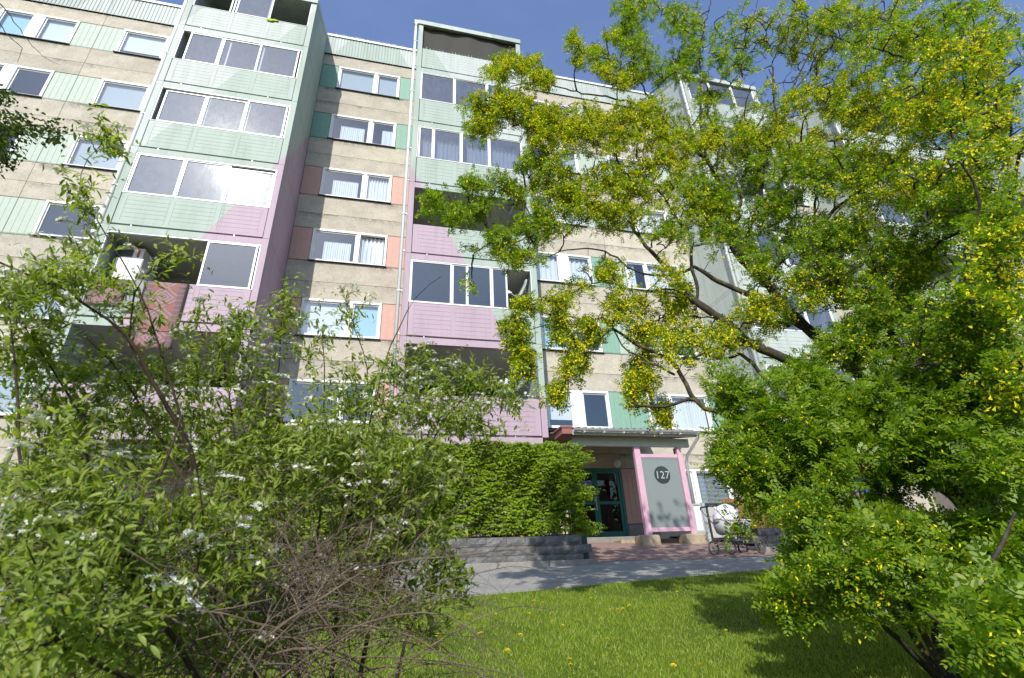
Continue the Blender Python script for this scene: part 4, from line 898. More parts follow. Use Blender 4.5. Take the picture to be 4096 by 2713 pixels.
def grow(skel, centres, rad0, seed, maxd, nseg=6, sag=.12):
    """joins each leafy shoot's centre to the nearest wood already grown; returns twig paths and shoot axes"""
    r = np.random.default_rng(seed); pts = skel[:, :3].copy()
    d0 = np.array([np.min(np.sum((pts - c) ** 2, 1)) for c in centres]); order = np.argsort(d0); paths = []; axes = []; keep = []
    buf = np.zeros((len(pts) + len(centres) * 4, 3)); n = len(pts); buf[:n] = pts
    for i in order:
        c = centres[i]; dd = np.sum((buf[:n] - c) ** 2, 1); j = np.argmin(dd)
        L = math.sqrt(dd[j])
        if L > maxd or L < .02: continue
        a = buf[j]; t = np.linspace(0, 1, nseg)[:, None]; mid = r.normal(0, .10 * L, 3) + np.array([0, 0, sag * L])
        p = a * (1 - t) + c * t + mid * (4 * t * (1 - t)) + r.normal(0, .012 * L, (nseg, 3)) * (t > 0) * (t < 1)
        rr = np.linspace(rad0 * (1 + min(L, .8)), rad0 * .45, nseg)[:, None]; paths.append(np.hstack([p, rr])); ax = p[-1] - p[-2]; axes.append(ax / np.linalg.norm(ax)); keep.append(i)
        buf[n:n + 3] = p[[nseg // 2, nseg - 2, nseg - 1]]; n += 3
    return paths, np.array(axes), np.array(keep)
def blobs(lst, seed, thr, nscale):
    """shoot centres scattered through blob regions (u, v, ru, rv, count, near, far); a coarse noise opens gaps"""
    r = np.random.default_rng(seed); out = []
    for u, v, ru, rv, n, y0, y1 in lst:
        k = int(n * 1.5); q = r.normal(0, .5, (k, 2)); q = q[np.sum(q * q, 1) < 1.3]
        ys = r.uniform(y0, y1, len(q)); uv = q * [ru, rv] + [u, v]
        out.append(np.array([at(a * S, b_ * S, y) for (a, b_), y in zip(uv, ys)]))
    P = np.concatenate([o for o in out if len(o)]); nz = vnoise(P * nscale, seed); return P[nz > thr]
# ---- leaf templates (x along the leaf, z its normal)
def pinnate(pairs, l, w, L, seed, hexa):
    r = np.random.default_rng(seed); V = []; P = []
    def leaflet(o, d, l, w, zt):
        d = d / np.linalg.norm(d); s = np.array([-d[1], d[0], 0.]); k = len(V); z = np.array([0, 0, 1.])
        if hexa:
            V.extend([o, o + d * l * .35 + s * w * .46 + z * zt, o + d * l * .8 + s * w * .36 + z * zt * .6, o + d * l - z * .1 * l, o + d * l * .8 - s * w * .36 + z * zt * .6, o + d * l * .35 - s * w * .46 + z * zt]); P.append(list(range(k, k + 6)))
        else:
            V.extend([o, o + d * l * .55 + s * w * .55 + z * zt, o + d * l - z * .1 * l, o + d * l * .55 - s * w * .55 + z * zt]); P.append(list(range(k, k + 4)))
    def wedge(o, d, l, w, zt):
        d = d / np.linalg.norm(d); s = np.array([-d[1], d[0], 0.]); k = len(V); z = np.array([0, 0, 1.])
        V.extend([o, o + d * l * .95 + s * w * .52 + z * zt, o + d * l * .95 - s * w * .52 - z * .06 * l]); P.append([k, k + 1, k + 2])
    for i in range(pairs):
        x = L * (.28 + .66 * i / max(1, pairs - 1)); droop = -.25 * x * x / L
        for sg in (-1, 1):
            a = math.radians(58 - 16 * i / pairs) + r.normal(0, .12); sc = (.8 + .2 * math.sin(3.1 * (i + .6) / pairs)) * r.uniform(.85, 1.1)
            (wedge if hexa is None else leaflet)(np.array([x, 0, droop]), np.array([math.cos(a), sg * math.sin(a), 0]), l * sc, w * sc, r.uniform(-.0, .12) * l)
    return np.array(V), np.array(P)
def lance(l, w, quad=False):
    if quad: return np.array([[0, 0, 0], [l * .45, w / 2, .06 * l], [l, 0, -.08 * l], [l * .45, -w / 2, .06 * l]]), np.array([[0, 1, 2, 3]])
    V = np.array([[0, 0, 0], [l * .25, w * .4, .05 * l], [l * .6, w * .46, .05 * l], [l, 0, -.10 * l], [l * .6, -w * .46, .05 * l], [l * .25, -w * .4, .05 * l], [l * .3, 0, .0], [l * .65, 0, -.01 * l]])
    return V, np.array([[0, 6, 1, 1], [6, 7, 2, 1], [7, 3, 2, 2], [0, 5, 6, 6], [6, 5, 4, 7], [7, 4, 3, 3]])
SUNV = np.array(sun_dir)
def proj(p):
    z = p @ CF; return (IW / 2 + FPX * (p @ CR) / z) / S, (IH / 2 - FPX * (p @ CU) / z) / S
# sight lines the photograph leaves open: (u0, u1, v0, v1, share of leaves pruned)
OPEN = [(1635, 1772, 1150, 1290, .86), (1600, 1680, 1105, 1290, .95), (1440, 1575, 985, 1260, 1.0), (1966, 2008, 1062, 1148, .72), (1540, 1640, 1010, 1110, .6)]
SUNNY = [((7.3, 10.05, .95), .55), ((7.6, 10.0, .6), .5)]     # spots the sun reaches: leaves thin out along these sun lines
def pruned(p, r):
    u, v = proj(p); k = np.zeros(len(p), bool)
    for a, b_, c, d, s in OPEN: k |= (u > a) & (u < b_) & (v > c) & (v < d) & (r.random(len(p)) < s)
    for q0, rad in SUNNY:
        d = p - np.array(q0); t = d @ SUNV; k |= (np.linalg.norm(d - t[:, None] * SUNV, axis=1) < rad) & (t > 0)
    return k
def rand_dirs(r, n): return nrm(r.normal(0, 1, (n, 3)))
UPV = np.array([0, 0, 1.])
def pea_foliage(name, root, shoots, axes, seed, leafL, nros, nleaf, nfl, slen, hexa, single=0, up=.55):
    """rosettes of pinnate leaves along each shoot with yellow pea flowers hanging among them"""
    r = np.random.default_rng(seed); n = len(shoots)
    tpls = [pinnate(4 if single else 3, leafL * .36, leafL * (.31 if not single else .185), leafL, s, hexa) for s in range(3)]
    t = r.uniform(-.75, .55, (n, nros)); c = shoots[:, None, :] + axes[:, None, :] * (t * slen)[..., None] + r.normal(0, .012, (n, nros, 3)); c[..., 2] -= .04 * slen * (t ** 2) * 4
    c = c.reshape(-1, 3); ax = np.repeat(axes, nros, 0); m = len(c)
    p = np.repeat(c, nleaf, 0); d = nrm(rand_dirs(r, m * nleaf) + np.repeat(ax, nleaf, 0) * .35 + UPV * .18); upn = nrm(UPV * up * .7 + SUNV * .75 + rand_dirs(r, m * nleaf) * .72)
    R = basis(d, upn); sc = r.uniform(.5, 1.2, m * nleaf); which = r.integers(0, 3, m * nleaf)
    Vs, Ps, o = [], [], 0
    dist = np.linalg.norm(p, axis=1)
    sing = np.argsort(dist / sc)[:single] if single else np.array([], int); mask = ~pruned(p, r); sing = sing[mask[sing]]; mask[sing] = False
    for k in range(3):
        sel = mask & (which == k); V, P = stamp(tpls[k][0], tpls[k][1], p[sel], R[sel], sc[sel]); Vs.append(V); Ps.append(P + o); o += len(V)
    npmesh(name, np.concatenate(Vs), np.concatenate(Ps), M['pea_leaf'], root, kind='stuff')
    if single:
        mes = []
        for k in range(3):
            hx = pinnate(4, leafL * .36, leafL * .17, leafL, k, True); ob = npmesh('leaf', hx[0], hx[1], M['pea_leaf']); mes.append(ob.data); bpy.data.objects.remove(ob)
        for i in sing:
            ob = bpy.data.objects.new('leaf', mes[which[i]]); COL.objects.link(ob); ob.parent = root
            mt = np.eye(4); mt[:3, :3] = R[i] * sc[i]; mt[:3, 3] = p[i] - ORG[root]; ob.matrix_local = Matrix(mt.tolist())
    # flowers
    p = np.repeat(c, nfl, 0); keep = ~pruned(p, r) & (r.random(len(p)) < .8 * np.clip(vnoise(p * 2.3, seed + 3) * 1.6 - .2, .15, 1)); p = p[keep] + r.normal(0, .026, (keep.sum(), 3)) - UPV * .014 + np.array([-.008, -.02, 0])
    fl = leafL * (.46 if not single else .26); V1 = np.array([[0, 0, 0], [fl * .95, fl * .30, .06 * fl], [fl * .85, -fl * .30, 0], [fl * .1, 0, -.08 * fl], [fl * .75, .04 * fl, fl * .34], [fl * 1.02, -.03 * fl, -fl * .08]])
    if single: V1 = np.array([[0, 0, 0], [fl * .45, fl * .2, 0], [fl * 1.0, fl * .06, .05 * fl], [fl * .55, -fl * .2, 0], [fl * .2, 0, -.04 * fl], [fl * .45, 0, fl * .22], [fl * 1.05, .02 * fl, fl * .26], [fl * .75, 0, -fl * .12]])
    d = nrm(rand_dirs(r, len(p)) * .7 + np.array([-.1, -.25, -.45])); R = basis(d, rand_dirs(r, len(p))); V, P = stamp(V1, np.array([[0, 1, 2, 3], [4, 5, 6, 7]]) if single else np.array([[0, 1, 2], [3, 4, 5]]), p, R, r.uniform(.6, 1.15, len(p)) * np.clip(.45 + .2 * np.linalg.norm(p, axis=1), .7, 1))
    npmesh('flowers', V, P, M['pea_flower'], root, kind='stuff')

# ------------------------------------------------------------------ the flowering pea tree on the right (notes in source pixels: u, v, depth, radius)
LIMBS = [
 # lowest limb from the trunk, dark
 [(4150, 2350, 3.3, .085), (3900, 2050, 3.5, .075), (3640, 1850, 3.75, .062), (3474, 1772, 3.9, .056), (3407, 1735, 4.0, .052), (3305, 1711, 4.05, .046), (3238, 1681, 4.1, .042), (3123, 1603, 4.2, .027), (3069, 1526, 4.3, .022), (3010, 1450, 4.35, .02), (2955, 1420, 4.4, .018), (2900, 1438, 4.5, .014), (2840, 1425, 4.6, .01)],
 # limb D
 [(3640, 1850, 3.75, .062), (3560, 1680, 3.9, .060), (3400, 1560, 4.0, .058), (3238, 1485, 4.1, .056), (3136, 1434, 4.15, .052), (3044, 1393, 4.2, .05), (2991, 1370, 4.25, .05), (2960, 1336, 4.28, .048), (2914, 1290, 4.35, .044), (2853, 1256, 4.4, .044), (2776, 1202, 4.5, .042), (2731, 1156, 4.55, .036), (2707, 1110, 4.65, .03), (2659, 1065, 4.7, .027), (2584, 985, 4.8, .024), (2538, 921, 4.9, .021), (2520, 840, 4.95, .018), (2480, 730, 5, .014), (2467, 600, 5.05, .012), (2465, 420, 5.1, .010), (2490, 190, 5.15, .008)],
 # limb A, thick, forking upward
 [(3640, 1850, 3.75, .06), (3520, 1600, 3.95, .06), (3330, 1400, 4.2, .058), (3159, 1248, 4.3, .056), (3083, 1152, 4.35, .056), (3037, 1106, 4.4, .054), (2975, 1041, 4.45, .052), (2934, 984, 4.5, .05), (2926, 919, 4.55, .044), (2914, 870, 4.6, .036), (2906, 790, 4.7, .034), (2875, 732, 4.8, .032), (2845, 671, 4.85, .03), (2791, 606, 5, .026), (2734, 549, 5.05, .022), (2669, 495, 5.1, .019), (2567, 430, 5.15, .016), (2451, 392, 5.2, .014), (2307, 369, 5.25, .011), (2175, 331, 5.3, .009), (2048, 346, 5.35, .006), (1985, 390, 5.4, .004)],
 [(2930, 950, 4.5, .035), (2952, 862, 4.5, .028), (2975, 736, 4.55, .023), (3000, 640, 4.6, .018), (2990, 570, 4.6, .015), (2960, 500, 4.6, .012)],
 [(2975, 1041, 4.45, .035), (3005, 890, 4.35, .026), (3040, 809, 4.3, .026), (3044, 740, 4.3, .025), (3059, 663, 4.25, .023), (3094, 530, 4.2, .02), (3113, 476, 4.2, .017), (3097, 403, 4.15, .014), (3090, 250, 4.1, .010)],
 [(2990, 740, 4.5, .012), (3030, 690, 4.45, .018), (3080, 560, 4.4, .017), (3130, 430, 4.35, .013), (3230, 230, 4.2, .011), (3300, 60, 4.1, .009)],
 [(2840, 660, 4.85, .022), (2820, 600, 4.85, .02), (2806, 520, 4.85, .018), (2803, 400, 4.85, .016), (2800, 250, 4.85, .013), (2812, 140, 4.85, .011), (2845, 0, 4.85, .008), (2850, -80, 4.85, .006)],
 [(2866, 690, 4.8, .012), (2875, 560, 4.75, .012), (2850, 490, 4.75, .011), (2820, 440, 4.8, .010)],
 [(2745, 550, 5.05, .012), (2790, 470, 5, .011), (2850, 400, 4.9, .009), (2920, 345, 4.8, .008), (2970, 250, 4.7, .007), (3000, 120, 4.65, .007), (3040, -30, 4.6, .006)],
 [(2669, 495, 5.1, .014), (2600, 400, 5.1, .013), (2545, 290, 5.1, .012), (2520, 200, 5.1, .011), (2515, 60, 5.1, .01), (2525, -60, 5.1, .008)],
 [(2780, 1240, 4.5, .02), (2790, 1150, 4.5, .018), (2768, 1071, 4.5, .02), (2761, 965, 4.55, .018), (2723, 900, 4.6, .015), (2640, 770, 4.75, .012), (2560, 690, 4.9, .011)],
 # limb C, lichened
 [(3300, 1390, 4.2, .03), (3120, 1240, 4.25, .033), (3017, 1194, 4.3, .032), (2968, 1168, 4.35, .031), (2903, 1137, 4.4, .03), (2845, 1114, 4.45, .027), (2776, 1072, 4.5, .022), (2694, 1103, 4.6, .015), (2549, 1088, 4.7, .013), (2486, 1048, 4.8, .012), (2417, 1008, 4.9, .011), (2325, 996, 5, .009), (2238, 1008, 5.05, .007), (2134, 1060, 5.1, .005), (2050, 1070, 5.15, .003)],
 [(2760, 1195, 4.5, .014), (2734, 1169, 4.6, .012), (2659, 1158, 4.7, .011), (2526, 1163, 4.8, .010), (2451, 1129, 4.9, .009), (2371, 1135, 5, .008), (2278, 1175, 5.1, .006), (2192, 1204, 5.15, .004)],
 [(3159, 1305, 4.25, .022), (3044, 1275, 4.35, .02), (2995, 1256, 4.4, .018), (2930, 1275, 4.45, .014), (2865, 1271, 4.5, .010), (2803, 1271, 4.55, .006)],
 [(3010, 1375, 4.25, .016), (2914, 1386, 4.35, .014), (2815, 1413, 4.45, .013), (2738, 1443, 4.55, .011), (2680, 1400, 4.65, .008), (2640, 1330, 4.7, .006), (2560, 1270, 4.8, .005)],
 # lower left limb F and its broken stub
 [(3238, 1700, 4.1, .03), (3050, 1700, 4.2, .028), (2900, 1660, 4.3, .026), (2786, 1607, 4.4, .025), (2728, 1509, 4.5, .023), (2694, 1457, 4.55, .022), (2596, 1400, 4.65, .020), (2521, 1365, 4.7, .018), (2451, 1313, 4.8, .015), (2411, 1273, 4.85, .012), (2359, 1279, 4.9, .010), (2267, 1267, 5, .008), (2186, 1296, 5.1, .006), (2090, 1330, 5.15, .004)],
 [(2775, 1600, 4.4, .02), (2728, 1602, 4.4, .017), (2659, 1625, 4.45, .015), (2601, 1625, 4.5, .014), (2526, 1610, 4.55, .012)],
 [(2700, 1500, 4.55, .014), (2640, 1470, 4.6, .012), (2560, 1430, 4.7, .011), (2490, 1380, 4.75, .009), (2440, 1300, 4.85, .007)],
 # long diagonals to the upper right
 [(3070, 1130, 4.35, .022), (3140, 1030, 4.2, .024), (3274, 910, 4.0, .024), (3343, 836, 3.9, .023), (3500, 710, 3.7, .02), (3706, 536, 2.95, .014), (3900, 410, 2.4, .010), (4080, 260, 2.0, .008)],
 [(3259, 830, 4.2, .016), (3262, 732, 4.15, .016), (3176, 634, 4.15, .013), (3101, 432, 4.1, .010)],
 [(3262, 732, 4.15, .016), (3354, 617, 4.0, .015), (3412, 536, 3.95, .015), (3574, 392, 3.8, .013), (3677, 271, 3.3, .010), (3712, 115, 3.0, .007)],
 [(3130, 430, 4.3, .010), (3285, 225, 4.1, .011), (3389, 127, 4.0, .010), (3533, 0, 3.9, .010), (3600, -80, 3.85, .008)],
 [(3259, 830, 4.2, .015), (3255, 950, 4.25, .017), (3200, 1070, 4.3, .02), (3130, 1200, 4.35, .02)],
 # right hand trunk and limbs
 [(3900, 2050, 3.5, .06), (3780, 1750, 3.5, .058), (3680, 1540, 3.5, .058), (3600, 1440, 3.5, .052), (3556, 1325, 3.5, .035), (3600, 1150, 3.45, .025), (3720, 1000, 3.05, .020), (3900, 880, 2.6, .018), (4046, 773, 2.3, .018), (4060, 690, 2.2, .014), (4110, 560, 2.0, .010)],
 [(4046, 773, 2.3, .015), (3960, 760, 2.5, .014), (3879, 726, 2.8, .013), (3735, 651, 3.45, .010)],
 [(3879, 726, 2.8, .011), (3880, 650, 2.8, .010), (3868, 588, 2.8, .008)],
 [(3556, 1325, 3.5, .02), (3480, 1260, 3.6, .016), (3380, 1130, 3.7, .012), (3300, 1020, 3.8, .008)],
 [(4046, 773, 2.3, .014), (4000, 900, 2.6, .016), (3960, 1100, 3.1, .02), (3900, 1400, 3.2, .028), (3860, 1800, 3.35, .04)],
]
tree_base = at(4150, 2350, 3.3 * DK)
gz_ = float(terrain(tree_base[0], tree_base[1]))
tree = empty('pea_tree', (float(tree_base[0]), float(tree_base[1]), gz_), 'tall pea tree with dark lichened limbs and yellow blossom spreading across the facade', 'tree')
limbs = [polyline(L, .08, .007, i, DK) for i, L in enumerate(LIMBS)]
stub = np.array([[*tree_base, .075], [tree_base[0] + .1, tree_base[1] + .02, (tree_base[2] + gz_) / 2, .085], [tree_base[0] + .14, tree_base[1], gz_ - .1, .11]])
V, P = tubes(limbs[:1] + [stub], 12); npmesh('trunk', V, P, M['bark'], tree, smooth=True)
for L in limbs[1:]: V, P = tubes([L], 9); npmesh('limb', V, P, M['bark'], tree, smooth=True)
skel = np.concatenate(limbs)
q = lambda u, v, ru, rv, n, a=4.6, b_=5.2: (u, v, ru, rv, n, a, b_)
BL = [q(1000, 465, 34, 26, 9), q(1055, 500, 45, 22, 12), q(1092, 425, 40, 18, 9), q(1100, 485, 40, 34, 14), q(1130, 250, 55, 32, 16), q(1112, 292, 42, 26, 12), q(1152, 168, 32, 36, 12), q(1210, 150, 46, 26, 13), q(1252, 190, 36, 26, 11), q(1180, 235, 50, 34, 14),
 q(1235, 272, 56, 46, 22), q(1330, 92, 22, 13, 5), q(1370, 125, 34, 20, 8), q(1402, 160, 32, 26, 9), q(1335, 140, 20, 20, 3), q(1448, 40, 40, 50, 20), q(1483, 15, 45, 28, 12), q(1420, 82, 24, 22, 8), q(1472, 110, 36, 46, 15), q(1560, 50, 30, 46, 12), q(1605, 80, 34, 56, 16), q(1580, 150, 36, 46, 14), q(1525, 172, 46, 46, 17), q(1450, 185, 46, 36, 15),
 q(1300, 305, 80, 52, 30), q(1400, 300, 90, 60, 36), q(1250, 385, 66, 44, 24), q(1180, 440, 56, 44, 20), q(1320, 450, 86, 52, 32), q(1485, 262, 76, 56, 28), q(1560, 345, 86, 70, 36), q(1452, 420, 86, 52, 32), q(1405, 500, 90, 36, 28), q(1255, 520, 66, 44, 22), q(1100, 580, 60, 24, 9), q(1155, 562, 44, 34, 12), q(1080, 642, 26, 30, 9), q(1190, 592, 40, 30, 8),
 q(1240, 602, 46, 44, 16), q(1290, 690, 36, 52, 14), q(1222, 700, 36, 44, 13), q(1190, 775, 36, 44, 14), q(1208, 850, 26, 46, 11), q(1330, 640, 56, 44, 15), q(1402, 620, 46, 36, 12), q(1300, 765, 36, 34, 9), q(1370, 765, 36, 34, 9), q(1330, 830, 34, 50, 11), q(1290, 920, 22, 38, 7), q(1450, 700, 56, 44, 15), q(1500, 772, 46, 34, 11), q(1480, 862, 34, 72, 16), q(1560, 700, 56, 54, 16), q(1530, 962, 22, 36, 6), q(1470, 905, 22, 40, 6),
 q(1725, 420, 110, 120, 30, 4.2, 4.9), q(1700, 560, 90, 46, 18, 4.2, 4.8), q(1600, 450, 80, 76, 22, 4.3, 5), q(1780, 705, 80, 56, 14, 3.9, 4.5), q(1850, 560, 90, 56, 16, 3.8, 4.5), q(1560, 545, 66, 36, 14, 4.4, 5), q(1745, 230, 56, 76, 14, 4.1, 4.8), q(1590, 790, 80, 56, 12, 4.2, 4.8), q(1690, 770, 76, 46, 9, 4.1, 4.7), q(1560, 640, 60, 40, 9, 4.3, 4.9), q(1650, 470, 60, 60, 22, 4.3, 4.9), q(1640, 560, 60, 34, 14, 4.3, 4.9), q(1660, 330, 60, 60, 22, 4.3, 4.9), q(1640, 220, 40, 50, 12, 4.5, 5), q(1700, 110, 60, 80, 26, 4.1, 4.8), q(1800, 80, 100, 80, 46, 3.9, 4.6), q(1950, 60, 120, 76, 50, 3.6, 4.4), q(2100, 80, 120, 86, 46, 2.5, 3.6), q(2250, 110, 110, 120, 46, 1.8, 2.8), q(1850, 210, 110, 86, 54, 3.8, 4.6), q(2000, 220, 120, 90, 56, 3.4, 4.2), q(2150, 250, 120, 100, 48, 2.3, 3.4), q(2285, 300, 100, 110, 40, 1.7, 2.7),
 q(1755, 330, 76, 70, 34, 4, 4.7), q(1880, 380, 110, 76, 50, 3.6, 4.4), q(2020, 400, 116, 86, 54, 3.3, 4.1), q(2180, 455, 116, 92, 46, 2.2, 3.3), q(2310, 520, 80, 100, 34, 1.8, 2.7), q(1800, 480, 66, 44, 22, 4, 4.6), q(1950, 545, 110, 62, 46, 3.5, 4.3), q(2100, 600, 116, 76, 52, 3, 4), q(2270, 680, 100, 100, 42, 1.9, 2.9), q(1900, 650, 86, 60, 34, 3.6, 4.3), q(2050, 720, 100, 70, 44, 3, 4), q(2200, 800, 116, 96, 46, 2.2, 3.2), q(2325, 850, 66, 100, 28, 1.9, 2.8), q(1960, 800, 90, 60, 30, 3.2, 4), q(1770, 620, 50, 40, 9, 4, 4.5), q(2090, 860, 90, 70, 34, 2.9, 3.8)]
cen = blobs([(b0, b1, b2, b3, int(b4 * (3.1 if b0 > 1640 else 2.9)), b5 * DK, b6 * DK) for b0, b1, b2, b3, b4, b5, b6 in BL], 21, .20, 2.6)
pb_, _, _ = grow(skel, cen[::4], .0085, 15, 1.5, 9, .10); V, P = tubes(pb_, 4); npmesh('branches', V, P, M['bark'], tree, kind='stuff', smooth=True)
skel2 = np.concatenate([skel] + pb_); pa, ax, kp = grow(skel2, cen, .0045, 5, 1.1); V, P = tubes(pa, 3); npmesh('twigs', V, P, M['bark'], tree, kind='stuff')
ends = np.array([p[-1, :3] for p in pa])
# short thorny spurs on the limbs
sp = []
r_ = np.random.default_rng(9)
for L in limbs:
    for p in L[::2]:
        if p[3] < .03 and r_.random() < .6:
            d = rand_dirs(r_, 1)[0]; l = r_.uniform(.02, .09); sp.append(np.array([[*p[:3], .004], [*(p[:3] + d * (p[3] + l * .6)), .003], [*(p[:3] + d * (p[3] + l) + r_.normal(0, .01, 3)), .002]]))
V, P = tubes(sp, 5); npmesh('spurs', V, P, M['bark'], tree, kind='stuff')
pea_foliage('foliage', tree, ends, ax, 31, .064, 8, 3, 6, .14, None)

# ------------------------------------------------------------------ nearer, lower pea shrub (bottom right)
sb = at(3800, 2760, 2.5)
shr = empty('pea_shrub', (float(sb[0]), float(sb[1]), float(terrain(sb[0], sb[1]))), 'bushy pea shrub with pinnate leaves and yellow flowers beside the lawn', 'shrub')
g0 = lambda u, v, y, r: (u, v, y, r)
ST = [[g0(3800, 2760, 2.5, .022), g0(3720, 2450, 2.45, .018), g0(3690, 2330, 2.4, .014), g0(3640, 2100, 2.4, .011), g0(3560, 1900, 2.4, .008), g0(3480, 1720, 2.4, .005)],
      [g0(3800, 2760, 2.5, .02), g0(3560, 2440, 2.6, .014), g0(3300, 2180, 2.8, .011), g0(3080, 1980, 3, .009), g0(2920, 1800, 3.1, .007), g0(2850, 1650, 3.2, .004)],
      [g0(3800, 2760, 2.5, .02), g0(3500, 2480, 2.4, .012), g0(3300, 2350, 2.4, .008), g0(3130, 2390, 2.4, .004)],
      [g0(3820, 2760, 2.4, .02), g0(3900, 2300, 2.1, .014), g0(3920, 2000, 2, .011), g0(3900, 1780, 2, .007)],
      [g0(3820, 2760, 2.4, .018), g0(3500, 2200, 2.5, .012), g0(3250, 1950, 2.7, .009), g0(3180, 1750, 2.8, .006), g0(3220, 1560, 2.8, .004)],
      [g0(3840, 2760, 2.2, .018), g0(3960, 2450, 1.7, .012), g0(4000, 2250, 1.6, .008), g0(4060, 2050, 1.6, .005)],
      [g0(3500, 2200, 2.5, .009), g0(3260, 2120, 2.7, .006), g0(3130, 2095, 2.8, .003)],
      [g0(3840, 2760, 2.2, .014), g0(3800, 2560, 1.8, .009), g0(3700, 2450, 1.7, .005)]]
sts = [polyline(L, .07, .006, 60 + i) for i, L in enumerate(ST)]
for L in sts: V, P = tubes([L], 8); npmesh('stem', V, P, M['bark'], shr, smooth=True)
BS = [q(1690, 905, 55, 50, 14, 2.9, 3.3), q(1760, 985, 76, 70, 26, 2.8, 3.3), q(1855, 885, 86, 56, 26, 2.7, 3.2), q(1700, 1062, 62, 54, 20, 2.8, 3.3), q(1820, 1065, 96, 64, 30, 2.6, 3.1), q(1950, 965, 106, 80, 34, 2.4, 3), q(2000, 1085, 110, 80, 36, 2.2, 2.8), q(2150, 985, 120, 92, 40, 2, 2.6), q(2300, 1050, 86, 100, 32, 1.7, 2.4), q(1745, 1140, 52, 44, 12, 2.8, 3.2), q(1700, 1215, 40, 18, 8, 2.9, 3.1),
      q(1900, 1180, 90, 62, 22, 2.3, 2.8), q(2050, 1225, 110, 74, 22, 2, 2.6), q(2200, 1205, 120, 86, 26, 1.8, 2.4), q(2130, 1060, 130, 70, 14, 2.6, 3.2), q(2000, 1130, 90, 50, 12, 2.4, 3), q(2050, 1150, 70, 46, 14, 2.5, 3), q(2010, 1100, 50, 40, 7, 2.6, 3.1), q(2280, 1080, 90, 60, 12, 2.2, 2.8), q(2330, 1250, 56, 90, 18, 1.6, 2.1), q(1960, 1310, 80, 40, 11, 2, 2.5), q(2085, 1335, 90, 50, 4, 2.2, 2.6), q(2230, 1370, 100, 50, 7, 1.7, 2.1), q(1990, 1390, 70, 26, 3, 2.1, 2.4), q(1825, 1390, 46, 26, 8, 2.3, 2.5), q(1850, 1290, 20, 40, 6, 2.5, 2.7), q(2330, 1420, 50, 50, 9, 1.3, 1.6), q(2290, 1475, 76, 30, 7, 1.25, 1.5), q(2120, 1440, 60, 30, 1, 1.9, 2.2), q(2000, 1000, 130, 60, 20, 2.4, 3.2), q(2150, 1060, 130, 70, 24, 2.2, 3), q(2050, 960, 110, 70, 22, 2.4, 3), q(2300, 960, 80, 70, 20, 1.9, 2.6), q(2320, 1160, 70, 70, 14, 1.7, 2.2), q(2250, 1290, 120, 60, 8, 1.9, 2.5), q(2120, 1390, 120, 60, 2, 2.4, 2.8), q(2330, 1350, 60, 60, 5, 1.7, 2.2), q(1960, 1240, 80, 60, 14, 2.2, 2.7), q(1870, 1000, 80, 60, 14, 2.6, 3.1),  q(2240, 930, 100, 60, 24, 2, 2.6), q(2080, 900, 80, 50, 20, 2.3, 2.8)]
cen = blobs([(b0, b1, b2, b3, int(b4 * 1.75), b5, b6) for b0, b1, b2, b3, b4, b5, b6 in BS], 77, .10, 3.0); pa, ax, kp = grow(np.concatenate(sts), cen, .0026, 8, 1.7); V, P = tubes(pa, 3); npmesh('twigs', V, P, M['bark'], shr, kind='stuff')
pea_foliage('foliage', shr, np.array([p[-1, :3] for p in pa]), ax, 41, .084, 6, 4, 4, .15, False, single=280, up=.8)

